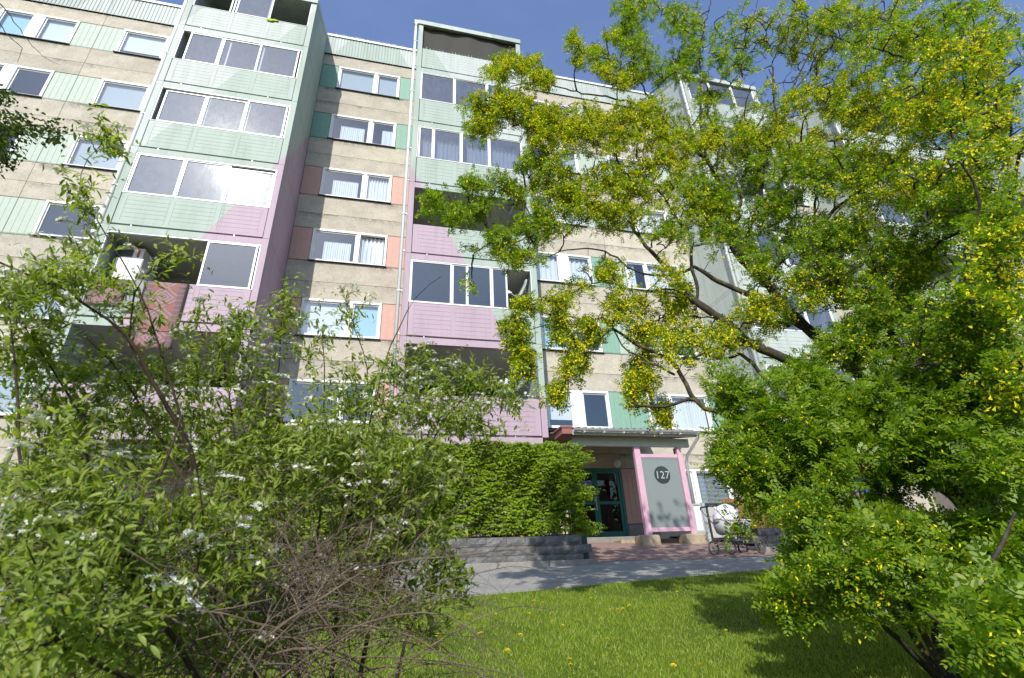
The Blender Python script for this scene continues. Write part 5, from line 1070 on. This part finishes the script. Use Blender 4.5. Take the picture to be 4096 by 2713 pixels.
# ------------------------------------------------------------------ spirea bush in the left foreground
spb = at(1000, 2900, 1.25)
spi = empty('spirea_bush', (float(spb[0]), float(spb[1]), float(terrain(spb[0], spb[1]))), 'arching spirea bush with white flower clusters and dry brown inner twigs', 'bush')
bz = float(terrain(spb[0], spb[1]))
def stem(pts): return [(u * S, v * S, y, r * .66) for u, v, y, r in pts]
SS = [stem([(520, 1640, 1.3, .008), (490, 1400, 1.28, .0078), (470, 1180, 1.25, .0072), (440, 1040, 1.2, .0066), (380, 930, 1.18, .007), (320, 815, 1.15, .006), (250, 740, 1.12, .0045), (100, 650, 1.08, .0035), (-40, 590, 1.05, .003)]),
      stem([(440, 1040, 1.2, .005), (400, 900, 1.2, .004), (340, 720, 1.2, .003), (280, 600, 1.2, .0025), (200, 470, 1.2, .002), (185, 400, 1.2, .0015), (230, 340, 1.2, .0012), (275, 285, 1.2, .001)]),
      stem([(470, 1180, 1.25, .005), (380, 1030, 1.3, .004), (290, 880, 1.3, .003), (200, 780, 1.3, .002)]),
      stem([(380, 930, 1.18, .003), (300, 790, 1.15, .003), (330, 640, 1.12, .0025), (420, 580, 1.1, .0015)]),
      stem([(700, 1640, 1.5, .009), (660, 1250, 1.5, .006), (640, 950, 1.5, .004), (650, 780, 1.5, .0025), (657, 650, 1.5, .0015)]),
      stem([(760, 1640, 1.5, .009), (800, 1250, 1.5, .006), (860, 960, 1.5, .004), (905, 800, 1.5, .003), (960, 690, 1.5, .002), (1020, 640, 1.5, .0012)]),
      stem([(800, 1250, 1.5, .005), (850, 900, 1.5, .003), (820, 760, 1.5, .002), (800, 690, 1.5, .0015)]),
      stem([(820, 1640, 1.4, .009), (880, 1350, 1.4, .007), (960, 1100, 1.4, .005), (1060, 930, 1.4, .003), (1180, 850, 1.4, .0015)]),
      stem([(880, 1350, 1.4, .005), (1000, 1180, 1.4, .004), (1080, 1050, 1.4, .003), (1150, 1000, 1.4, .0015)]),
      stem([(500, 1640, 1.0, .007), (350, 1400, .9, .005), (230, 1200, .85, .004), (200, 1050, .8, .003)]),
      stem([(450, 1640, .9, .006), (150, 1500, .75, .004), (20, 1350, .7, .003), (-80, 1150, .7, .003)]),
      stem([(300, 1300, .9, .0045), (360, 1120, .9, .004), (420, 960, .95, .002)]),
      stem([(600, 1640, 1.3, .008), (560, 1300, 1.35, .005), (540, 1000, 1.4, .003), (520, 800, 1.4, .002), (560, 720, 1.4, .0012)]),
      stem([(640, 1640, 1.6, .008), (740, 1200, 1.6, .005), (750, 900, 1.6, .003), (745, 760, 1.6, .0015)]),
      stem([(900, 1640, 1.3, .007), (960, 1420, 1.3, .004), (1050, 1340, 1.3, .002), (1080, 1300, 1.3, .001)]),
      stem([(120, 1500, .8, .006), (60, 1150, .95, .004), (40, 900, 1.0, .003), (20, 700, 1.05, .002)]),
      stem([(560, 1640, 1.4, .008), (300, 1150, 1.3, .005), (150, 900, 1.25, .003), (60, 760, 1.2, .002)])]
sps = [polyline(L, .05, .003, 90 + i) for i, L in enumerate(SS)]
for L in sps:
    L2 = L if L[0, 2] < bz + .5 and np.linalg.norm(L[0, :3] - spb) > .6 else L
    V, P = tubes([L2], 7); npmesh('stem', V, P, M['stem_bark'], spi, smooth=True)
BP = [q(60, 680, 90, 60, 22, .95, 1.3), q(180, 640, 90, 90, 16, 1.0, 1.3), q(200, 460, 30, 60, 7, 1.15, 1.25), q(245, 330, 40, 40, 6, 1.15, 1.25), q(90, 820, 120, 80, 34, .95, 1.4), q(300, 720, 80, 90, 8, 1.05, 1.3), q(400, 590, 50, 20, 5, 1.05, 1.2), q(420, 730, 130, 30, 7, 1.1, 1.4), q(260, 900, 130, 80, 40, 1.0, 1.5), q(450, 860, 120, 70, 24, 1.1, 1.6), q(560, 760, 50, 60, 11, 1.3, 1.5),
      q(600, 900, 80, 90, 28, 1.3, 1.7), q(655, 740, 22, 70, 8, 1.45, 1.55), q(720, 800, 60, 70, 14, 1.4, 1.65), q(830, 740, 50, 60, 9, 1.4, 1.6), q(900, 790, 50, 80, 13, 1.4, 1.6), q(1000, 700, 50, 50, 8, 1.4, 1.6), q(820, 900, 110, 70, 30, 1.3, 1.7), q(960, 830, 60, 50, 12, 1.4, 1.6), q(1060, 870, 80, 34, 11, 1.35, 1.5), q(1150, 900, 60, 30, 7, 1.35, 1.5), q(1190, 930, 30, 20, 5, 1.35, 1.45), q(960, 940, 100, 50, 24, 1.3, 1.6), q(1080, 980, 70, 50, 14, 1.3, 1.5), q(1110, 1030, 50, 40, 10, 1.3, 1.5),
      q(760, 1020, 120, 70, 42, 1.2, 1.7), q(900, 1060, 110, 70, 38, 1.2, 1.6), q(600, 1020, 120, 80, 42, 1.2, 1.7), q(450, 1000, 120, 80, 36, 1.1, 1.6), q(300, 1050, 130, 80, 40, .95, 1.5), q(130, 1000, 120, 90, 40, .85, 1.4), q(60, 1150, 110, 90, 36, .75, 1.2), q(220, 1200, 110, 90, 32, .75, 1.1), q(100, 1300, 130, 90, 34, .65, 1.0), q(330, 1270, 80, 70, 18, .8, 1.1), q(1000, 1100, 90, 60, 24, 1.2, 1.5), q(1080, 1110, 40, 40, 7, 1.3, 1.4), q(860, 1150, 90, 50, 24, 1.2, 1.6), q(960, 1200, 90, 50, 22, 1.2, 1.5), q(1030, 1290, 46, 60, 12, 1.25, 1.4), q(900, 1260, 60, 40, 9, 1.2, 1.5), q(700, 1130, 110, 50, 22, 1.2, 1.7), q(520, 1150, 110, 60, 24, 1.1, 1.7), q(180, 1420, 130, 70, 20, .65, 1.0), q(60, 1480, 100, 60, 13, .6, .9), q(380, 1400, 70, 60, 9, .8, 1.1), q(1000, 1420, 60, 30, 7, 1.2, 1.4), q(880, 1400, 60, 40, 6, 1.2, 1.5), q(560, 1480, 60, 40, 4, 1.0, 1.4), q(1060, 1355, 26, 20, 5, 1.25, 1.35),
      q(700, 1300, 200, 70, 12, 1.2, 1.6), q(640, 1440, 160, 60, 8, 1.2, 1.6), q(880, 1360, 120, 70, 8, 1.2, 1.6), q(540, 1300, 60, 90, 16, .95, 1.2), q(200, 960, 240, 70, 26, 1.5, 2.1), q(480, 980, 240, 70, 30, 1.6, 2.2), q(760, 1000, 220, 70, 26, 1.6, 2.2), q(300, 1120, 300, 90, 34, 1.5, 2.1), q(640, 1140, 260, 80, 30, 1.6, 2.2), q(900, 1140, 130, 70, 16, 1.5, 1.9), q(400, 1340, 200, 80, 20, 1.3, 1.8), q(250, 1480, 260, 70, 22, 1.0, 1.6), q(480, 1500, 160, 60, 10, 1.2, 1.7), q(700, 1420, 200, 60, 9, 1.6, 2.0), q(440, 1200, 60, 60, 14, .95, 1.15), q(600, 1350, 140, 60, 16, 1.5, 2.1), q(820, 1330, 120, 60, 16, 1.5, 2.1), q(420, 1080, 160, 60, 30, 1.5, 2.0), q(700, 980, 160, 60, 30, 1.6, 2.0), q(200, 1100, 160, 90, 30, 1.4, 1.9), q(560, 1250, 200, 60, 26, 1.5, 2.0), q(860, 1220, 120, 60, 18, 1.6, 1.9)]
cen = blobs([(b0, b1, b2, b3, int(b4 * 3.0), b5, b6) for b0, b1, b2, b3, b4, b5, b6 in BP], 55, .20, 4.0); pa, ax, kp = grow(np.concatenate(sps), cen, .0011, 14, .75, 6, .05); V, P = tubes(pa, 3); npmesh('twigs', V, P, M['stem_bark'], spi, kind='stuff')
def spirea_foliage(root, ends, axes, seed):
    r = np.random.default_rng(seed); n = len(ends); nl = 18
    ax = nrm(axes + UPV * .35 + r.normal(0, .25, axes.shape)); t = np.linspace(-.10, .035, nl)[None] + r.normal(0, .006, (n, nl))
    p = (ends[:, None] + ax[:, None] * t[..., None]).reshape(-1, 3); A = np.repeat(ax, nl, 0); rad = nrm(np.cross(A, rand_dirs(r, len(A)))); tt = np.tile(np.linspace(0, 1, nl), n)[:, None]
    d = nrm(rad * (1.0 - .45 * tt) + A * (.45 + .5 * tt)); R = basis(d, nrm(A * .45 + UPV * .35 + SUNV * .7 + rand_dirs(r, len(A)) * .4)); sc = r.uniform(.5, 1.15, len(p)) * np.clip(.30 + .62 * p[:, 1], .72, 1.0) * (1.12 - .35 * np.abs(tt[:, 0] - .45))
    big = np.linalg.norm(p, axis=1); sing = np.argsort(big / sc)[:280]; uu, vv = proj(p); mask = ~((((uu > 1040) & (vv > 1005) & (vv < 1300)) | ((uu > 1095) & (vv > 1300))) & (r.random(len(p)) < .88)); sing = sing[mask[sing]]; mask[sing] = False
    tv, tp = lance(.0255, .0074); V, P = stamp(tv, tp, p[mask], R[mask], sc[mask]); P = P.copy()
    tris = P.reshape(-1, 4)
    # split degenerate quads into a clean 3-corner list
    a = tris[:, [0, 1, 2]]; b2 = tris[:, [0, 2, 3]]; ok = (tris[:, 2] != tris[:, 3]) & (tris[:, 0] != tris[:, 3]); F = np.concatenate([a, b2[ok]]); npmesh('foliage', V, F, M['spirea_leaf'], root, kind='stuff', smooth=True)
    t3 = tp; a = t3[:, [0, 1, 2]]; ok = (t3[:, 2] != t3[:, 3]); F = np.concatenate([a, t3[ok][:, [0, 2, 3]]]); ob = npmesh('leaf', tv, F, M['spirea_leaf'], smooth=True); me = ob.data; bpy.data.objects.remove(ob)
    for i in sing:
        o = bpy.data.objects.new('leaf', me); COL.objects.link(o); o.parent = root; mt = np.eye(4); mt[:3, :3] = R[i] * sc[i]; mt[:3, 3] = p[i] - ORG[root]; o.matrix_local = Matrix(mt.tolist())
    # white flat-topped flower clusters
    ue, ve = proj(ends); sel = (r.random(n) < np.where(ve < 950, .46, .26)) & (ends[:, 1] > .78) & ~((ue > 1040) & (ve > 1005)); c = ends[sel] + ax[sel] * .035; m = len(c); k = 13
    ang = r.uniform(0, 6.28, (m, k)); rr = .017 * np.sqrt(r.random((m, k))); N = nrm(UPV * 1.0 + ax[sel] * .5 + r.normal(0, .2, (m, 3))); Bs = basis(nrm(np.cross(N, rand_dirs(r, m))), N)
    loc = np.stack([rr * np.cos(ang), rr * np.sin(ang), .006 - rr * rr * 22], -1); fp = c[:, None] + np.einsum('nij,nkj->nki', Bs, loc); fp = fp.reshape(-1, 3)
    pet = []; PP = []
    for j in range(5):
        a0 = 2 * math.pi * j / 5; f = lambda a, q_: (q_ * math.cos(a), q_ * math.sin(a), .0006); b0 = len(pet); pet += [(0, 0, 0), f(a0 - .5, .0032), f(a0, .0044), f(a0 + .5, .0032)]; PP.append([b0, b0 + 1, b0 + 2, b0 + 3])
    R2 = basis(rand_dirs(r, len(fp)), nrm(np.repeat(N, k, 0) + rand_dirs(r, len(fp)) * .4)); V, P = stamp(np.array(pet), np.array(PP), fp, R2, r.uniform(.8, 1.25, len(fp))); npmesh('flowers', V, P, M['white_petal'], root, kind='stuff')
    base = (c - ax[sel] * .03); st_ = []
    for i in range(m):
        for j in range(0, k, 2): e = fp[i * k + j]; st_.append(np.array([[*base[i], .0005], [*((base[i] + e) / 2 + N[i] * .002), .0004], [*e, .0004]]))
    V, P = tubes(st_[::2], 3); npmesh('flower_stalks', V, P, M['spirea_leaf'], root, kind='stuff')
spirea_foliage(spi, np.array([p[-1, :3] for p in pa]), ax, 61)
# dry tangled inner twigs
r_ = np.random.default_rng(17); tw = []
def tangle(n, u0, u1, v0, v1, y0, y1, l0, l1, rad):
    for _ in range(n):
        c = at(r_.uniform(u0, u1) * S, r_.uniform(v0, v1) * S, r_.uniform(y0, y1)); m = 9; d = nrm(r_.normal(0, 1, 3) * [1, .6, .75] + [.15, 0, .05]); L = r_.uniform(l0, l1); p = [c]; 
        for k in range(m - 1): d = nrm(d + r_.normal(0, .16, 3) + [0, 0, -.05]); p.append(p[-1] + d * L / m)
        p = np.array(p); R0 = rad * r_.uniform(.5, 1.4); tw.append(np.hstack([p, np.linspace(R0, R0 * .35, m)[:, None]]))
def thicket(n, u0, u1, v0, v1, y0, y1, l0, l1, rad):
    """dry canes: each rises from low in the bush, arches over and forks into finer twigs"""
    for _ in range(n):
        c = at(r_.uniform(u0, u1) * S, r_.uniform(v0, v1) * S, r_.uniform(y0, y1)); side = r_.normal(0, .75); d = nrm(np.array([side, r_.normal(0, .3), .75])); L = r_.uniform(l0, l1); m = 12; p = [c]
        for k in range(m - 1): d = nrm(d + r_.normal(0, .10, 3) + np.array([.035 * side, 0, -.10])); p.append(p[-1] + d * L / m)
        p = np.array(p); R0 = rad * r_.uniform(.6, 1.5); rr = np.linspace(R0, R0 * .4, m); tw.append(np.hstack([p, rr[:, None]]))
        for j in r_.integers(3, m - 1, 4):
            e = nrm(p[min(j + 1, m - 1)] - p[j - 1] + r_.normal(0, .55, 3) * np.linalg.norm(p[j] - p[j - 1])); q_ = [p[j]]; l2 = L * r_.uniform(.15, .45)
            e = nrm(nrm(p[min(j + 1, m - 1)] - p[j - 1]) + r_.normal(0, .6, 3))
            for k in range(6): e = nrm(e + r_.normal(0, .14, 3) + [0, 0, -.05]); q_.append(q_[-1] + e * l2 / 6)
            tw.append(np.hstack([np.array(q_), np.linspace(rr[j] * .6, rr[j] * .22, 7)[:, None]]))
thicket(190, 460, 910, 1380, 1640, 1.0, 1.55, .25, .6, .0012); thicket(70, 600, 960, 1300, 1480, 1.1, 1.5, .15, .4, .0009); thicket(90, 120, 620, 1440, 1650, .8, 1.4, .2, .55, .0012); thicket(44, 500, 880, 1170, 1340, 1.15, 1.5, .12, .35, .0009)
for pts in ([(460, 1660, 1.05, .004), (600, 1520, 1.05, .0045), (760, 1500, 1.1, .004), (850, 1545, 1.15, .003), (930, 1600, 1.2, .002)], [(690, 1400, 1.1, .003), (760, 1350, 1.15, .0036), (830, 1300, 1.2, .004), (850, 1270, 1.2, .0036), (860, 1200, 1.25, .003)], [(620, 1600, 1.05, .003), (680, 1460, 1.1, .003), (650, 1330, 1.15, .002)]): tw.append(polyline(stem(pts), .04, .003, 3))
V, P = tubes(tw, 5); npmesh('dead_twigs', V, P, M['dead_twig'], spi, kind='stuff')

# ------------------------------------------------------------------ dark leafy branch at the far left edge
lb0 = at(-260, 300, 3.0)
lbr = empty('thorn_tree', (float(lb0[0]) - .5, 2.9, float(terrain(lb0[0] - .5, 2.9))), 'dark leafed tree reaching in at the left edge of the picture', 'tree')
br = [polyline([(u, v, y, r) for u, v, y, r in L], .06, .006, 120 + i) for i, L in enumerate([
    [(-420, 300, 2.9, .02), (-150, 480, 2.9, .014), (30, 520, 2.9, .008), (150, 500, 2.9, .004), (230, 560, 2.9, .002)], [(-150, 480, 2.9, .01), (0, 640, 2.85, .006), (60, 680, 2.85, .003)], [(-150, 480, 2.9, .01), (-20, 360, 2.9, .006), (40, 360, 2.9, .003)],
    [(-200, -150, 2.9, .01), (0, 20, 2.9, .004), (60, 90, 2.9, .003), (110, 160, 2.9, .002), (170, 225, 2.9, .0015), (240, 260, 2.9, .001)], [(-100, -60, 2.9, .006), (20, 130, 2.9, .003), (90, 190, 2.9, .002), (70, 250, 2.9, .001)]])]
tz = float(terrain(lb0[0] - .5, 2.9)); L0 = br[0][0]
br.append(np.array([[lb0[0] - .5, 2.9, tz - .1, .06], [lb0[0] - .52, 2.92, (tz + L0[2]) / 2, .05], [L0[0] - .05, L0[1], L0[2] - .1, .03], [*L0[:3], .02]])); up_ = br[3][0]; br.append(np.array([[L0[0] - .05, L0[1], L0[2] - .1, .03], [L0[0], 2.9, L0[2] + .6, .02], [*up_[:3], .01]]))
V, P = tubes(br, 7); npmesh('branches', V, P, M['bark'], lbr, smooth=True)
cen = blobs([q(-20, 330, 40, 60, 60, 2.6, 3.1), q(40, 300, 50, 40, 26, 2.7, 3), q(100, 300, 36, 22, 14, 2.8, 3), q(-10, 225, 26, 14, 14, 2.8, 3), q(20, 370, 20, 12, 8, 2.8, 3), q(-80, 330, 60, 90, 60, 2.6, 3.1), q(130, 320, 16, 10, 5, 2.85, 2.95)], 5, .0, 3)
pa, ax, kp = grow(np.concatenate(br[:3]), cen, .0018, 4, .6); V, P = tubes(pa, 4); npmesh('twigs', V, P, M['bark'], lbr, kind='stuff')
en = np.array([p[-1, :3] for p in pa]); n = len(en); nl = 9; p = np.repeat(en, nl, 0) + r_.normal(0, .03, (n * nl, 3)); d = nrm(rand_dirs(r_, n * nl) + np.repeat(ax, nl, 0) * .5 - UPV * .25); tv, tp = lance(.034, .021, True)
V, P = stamp(tv, tp, p, basis(d, nrm(UPV + rand_dirs(r_, n * nl) * .7)), r_.uniform(.6, 1.1, n * nl)); npmesh('foliage', V, P, M['dark_leaf'], lbr, kind='stuff')

# ------------------------------------------------------------------ clipped hornbeam hedge on the retaining wall
hd = empty('hornbeam_hedge', (1, 10.3, .6), 'dense bright green clipped hedge above the retaining wall', 'hedge')
hz1 = float(at(2050, 1790, 10.3)[2]); r_ = np.random.default_rng(23); n = 16000
hx0, hx1, hy0, hy1, hz0 = -3.2, float(at(2330, 1950, 10.2)[0]), 9.92, 10.75, .74
def hedge_pts(n):
    x = r_.uniform(hx0, hx1, n); z = hz0 + (hz1 - hz0) * r_.random(n) ** .95; f = r_.random(n)
    y = hy0 + (hy1 - hy0) * np.where(f < .72, r_.random(n) ** 2.5 * .4, r_.random(n)); bump_ = .09 * np.sin(x * 3.1 + z * 4) + .07 * np.sin(x * 7.3 - z * 6)
    y = y + bump_; end = (x > hx1 - .5); y = np.where(end, hy0 + (hy1 - hy0) * r_.random(n), y); x = x + np.where(end, .14 * np.sin(z * 9) + .09 * np.sin(z * 17) + r_.normal(0, .05, n), 0); z = z + .035 * np.sin(x * 4.3) + np.where(z > hz1 - .12, np.abs(r_.normal(0, .028, n)), 0); return np.stack([x, y, z], -1)
c = hedge_pts(n); nl = 6; out = nrm(np.stack([np.where(c[:, 0] > hx1 - .4, .9, .0) + r_.normal(0, .5, n), -np.ones(n), .1 + r_.normal(0, .2, n)], -1)); side = nrm(np.cross(out, UPV)); s = np.linspace(0, .13, nl)
p = (c[:, None] + out[:, None] * s[None, :, None]).reshape(-1, 3); sg = np.tile(np.array([1, -1] * (nl // 2)), n)[:, None]; d = nrm(np.repeat(out, nl, 0) * .22 + np.repeat(side, nl, 0) * sg * .8 - UPV * .35 + rand_dirs(r_, n * nl) * .4); p[:, 2] -= .25 * np.tile(s, n) ** 1.0 * .6
tv, tp = lance(.058, .042, True); V, P = stamp(tv, tp, p, basis(d, nrm(UPV * .35 + SUNV * 1.0 + rand_dirs(r_, n * nl) * .42)), r_.uniform(.7, 1.25, n * nl)); npmesh('foliage', V, P, M['hedge_leaf'], hd, kind='stuff')
st_ = []
for i in range(120):
    x = r_.uniform(hx0, hx1 - .15); y = r_.uniform(hy0 + .25, hy1 - .1); z = .6; L = np.array([[x + r_.normal(0, .06) * k, y + r_.normal(0, .05) * k - .04 * k, z + (hz1 - z) * k / 5, .011 - .0018 * k] for k in range(6)]); st_.append(L)
V, P = tubes(st_, 5); npmesh('stems', V, P, M['bark'], hd, kind='stuff')
# a looser green shrub by the board fence, behind the pram
gs = empty('garden_shrub', (9.9, 11.4, .6), 'green leafy shrub growing over the dark wall behind the pram', 'shrub'); n = 2600
c = r_.normal(0, 1, (n, 3)) * [.75, .32, .42] + [10.2, 11.5, 1.25]; c = c[c[:, 2] > .6]; n = len(c); nl = 6; p = np.repeat(c, nl, 0) + r_.normal(0, .04, (n * nl, 3)); d = rand_dirs(r_, n * nl); V, P = stamp(tv, tp, p, basis(d, nrm(UPV + np.array([0, -.4, 0]) + rand_dirs(r_, n * nl) * .6)), r_.uniform(.6, 1.0, n * nl)); npmesh('foliage', V, P, M['hedge_leaf'], gs, kind='stuff')
V, P = tubes([np.array([[9.9 + .1 * i, 11.4 + .03 * i, .5, .015], [9.9 + .12 * i - .2, 11.45, 1.0, .01], [9.9 + .2 * i - .5, 11.5, 1.5, .004]]) for i in range(7)], 6); npmesh('stems', V, P, M['bark'], gs, kind='stuff')

# ------------------------------------------------------------------ lawn grass and dandelions
n = 330000; r_ = np.random.default_rng(29); y = 1.5 + 7.0 * r_.random(n) ** 1.5; x = r_.uniform(-.9, 1.25, n) * y + .5; ok = (y < ynear(x) + r_.normal(0, .02, n)) & (r_.random(n) < np.clip(vnoise(np.stack([x * 3.1, y * 3.1, x * 0], -1), 5) * 1.9, .3, 1)); x, y = x[ok], y[ok]; z = terrain(x, np.minimum(y, ynear(x))); n = len(x)
patch = vnoise(np.stack([x * 2.2, y * 2.2, x * 0], -1), 2); h = (.017 + .022 * r_.random(n)) * (.7 + .6 * patch); w = .0018 + .0015 * r_.random(n); a = r_.uniform(0, 6.28, n); lean = r_.normal(0, .45, (n, 2)); sx, sy = np.cos(a) * w, np.sin(a) * w
b0 = np.stack([x - sx, y - sy, z - .004], -1); b1 = np.stack([x + sx, y + sy, z - .004], -1); m0 = np.stack([x - sx * .8 + lean[:, 0] * h * .35, y - sy * .8 + lean[:, 1] * h * .35, z + h * .6], -1); m1 = np.stack([x + sx * .8 + lean[:, 0] * h * .35, y + sy * .8 + lean[:, 1] * h * .35, z + h * .6], -1); tp_ = np.stack([x + lean[:, 0] * h, y + lean[:, 1] * h, z + h * .95], -1)
V = np.stack([b0, b1, tp_], 1).reshape(-1, 3); P = np.arange(n * 3).reshape(n, 3); npmesh('grass', V, P, M['grass_blade'], kind='stuff')
def dandelion_mesh():
    b = MB(); r = random.Random(4)
    for ring, (n_, el, l) in enumerate(((16, .15, .019), (14, .5, .016), (10, .95, .012))):
        for i in range(n_):
            a = 2 * math.pi * i / n_ + ring * .2; d = Vector((math.cos(a) * math.cos(el), math.sin(a) * math.cos(el), math.sin(el))); s = Vector((-math.sin(a), math.cos(a), 0)) * .0026; o = Vector((0, 0, .055))
            b.add([o, o + d * l * .6 + s, o + d * l, o + d * l * .6 - s], [(0, 1, 2, 3)], 0)
    b.tube([(0, 0, -.01), (.004, .002, .03), (0, 0, .054)], .0016, 5, 1); return b
D1 = [(150, 1065), (145, 1090), (165, 1075), (205, 1075), (120, 1150), (510, 1070), (555, 1033), (783, 1043), (893, 1018), (825, 1090), (775, 1113), (738, 1122), (908, 1105), (960, 1108), (663, 1110), (613, 1185), (493, 1190), (350, 1250), (262, 1215), (165, 1210), (753, 1357), (1063, 1305), (600, 1330), (653, 1345), (395, 1485), (405, 1535), (1120, 1532), (1318, 1527), (665, 1475), (1150, 995), (1440, 1108), (98, 1410), (330, 960), (548, 1000), (50, 1318), (1495, 1270)]
D2 = [(690, 1175), (965, 1180), (1098, 1125), (1548, 1110), (1670, 1152), (1715, 1050), (1560, 1295), (1290, 1318), (1258, 1318), (1253, 1357), (1178, 1382), (1115, 1377), (1400, 1260), (1388, 1050), (1735, 1435), (1510, 1250), (1475, 1168)]
dl = [(2048 + a / 1.7325, 1808 + b_ / 1.7325) for a, b_ in D1] + [(1024 + a / 1.7325, 1808 + b_ / 1.7325) for a, b_ in D2]
DLAB = {20: 'bright dandelion flower below the tip of the hooked branch shadow on the lawn', 21: 'largest dandelion flower, just right of the hooked branch shadow on the lawn', 0: 'topmost flower of the tight dandelion cluster on the lawn near the path', 1: 'lowest flower of the tight dandelion cluster on the lawn near the path', 26: 'lone dandelion flower at the bottom edge of the lawn beside the dark shade', 24: 'dandelion flower standing just above another at the bottom edge of the lawn', 25: 'dandelion flower at the bottom edge of the lawn just below another', 29: 'dandelion flower closest to the path in front of the glass screen', 46: 'dandelion flower nearest the twig ends of the spirea bush'}
do_ = dandelion_mesh().build('dandelion', [M['dandelion_yellow'], M['grass_blade']]); dme_ = do_.data
for i, (u, v) in enumerate(dl):
    p = ground_hit(u, v + 6); o = do_ if i == 0 else bpy.data.objects.new('dandelion', dme_)
    if i: COL.objects.link(o)
    o.location = p; s = rnd.uniform(.7, 1.15); o.scale = (s, s, rnd.uniform(.7, 1.0)); o.rotation_euler = (rnd.uniform(-.3, .3), rnd.uniform(-.3, .3), rnd.uniform(0, 6.28))
    tag(o, DLAB.get(i, 'small yellow dandelion flower dotted among the grass of the mown lawn'), 'flower', 'dandelions in the lawn')

# ------------------------------------------------------------------ trees behind the photographer, seen only as reflections in the lower windows
tl = []; n = 5200
for i, (tx, ty, th) in enumerate([(-2, -22, 8), (5, -24, 9), (12, -21, 8.5), (19, -24, 9), (27, -22, 9), (-10, -26, 7)]):
    c = r_.normal(0, 1, (n, 3)) * [1.7, 1.7, th * .2] + [tx, ty, th * .58]; tl.append(c)
c = np.concatenate(tl); tv, tp = lance(.45, .3, True); V, P = stamp(tv, tp, c, basis(rand_dirs(r_, len(c)), rand_dirs(r_, len(c))), r_.uniform(.6, 1.2, len(c))); npmesh('treeline', V, P, M['dark_leaf'], kind='stuff')

print('POLYS', sum(len(o.data.polygons) for o in SC.objects if o.type == 'MESH'), 'TRIS', sum(len(o.data.loops) - 2 * len(o.data.polygons) for o in SC.objects if o.type == 'MESH'))
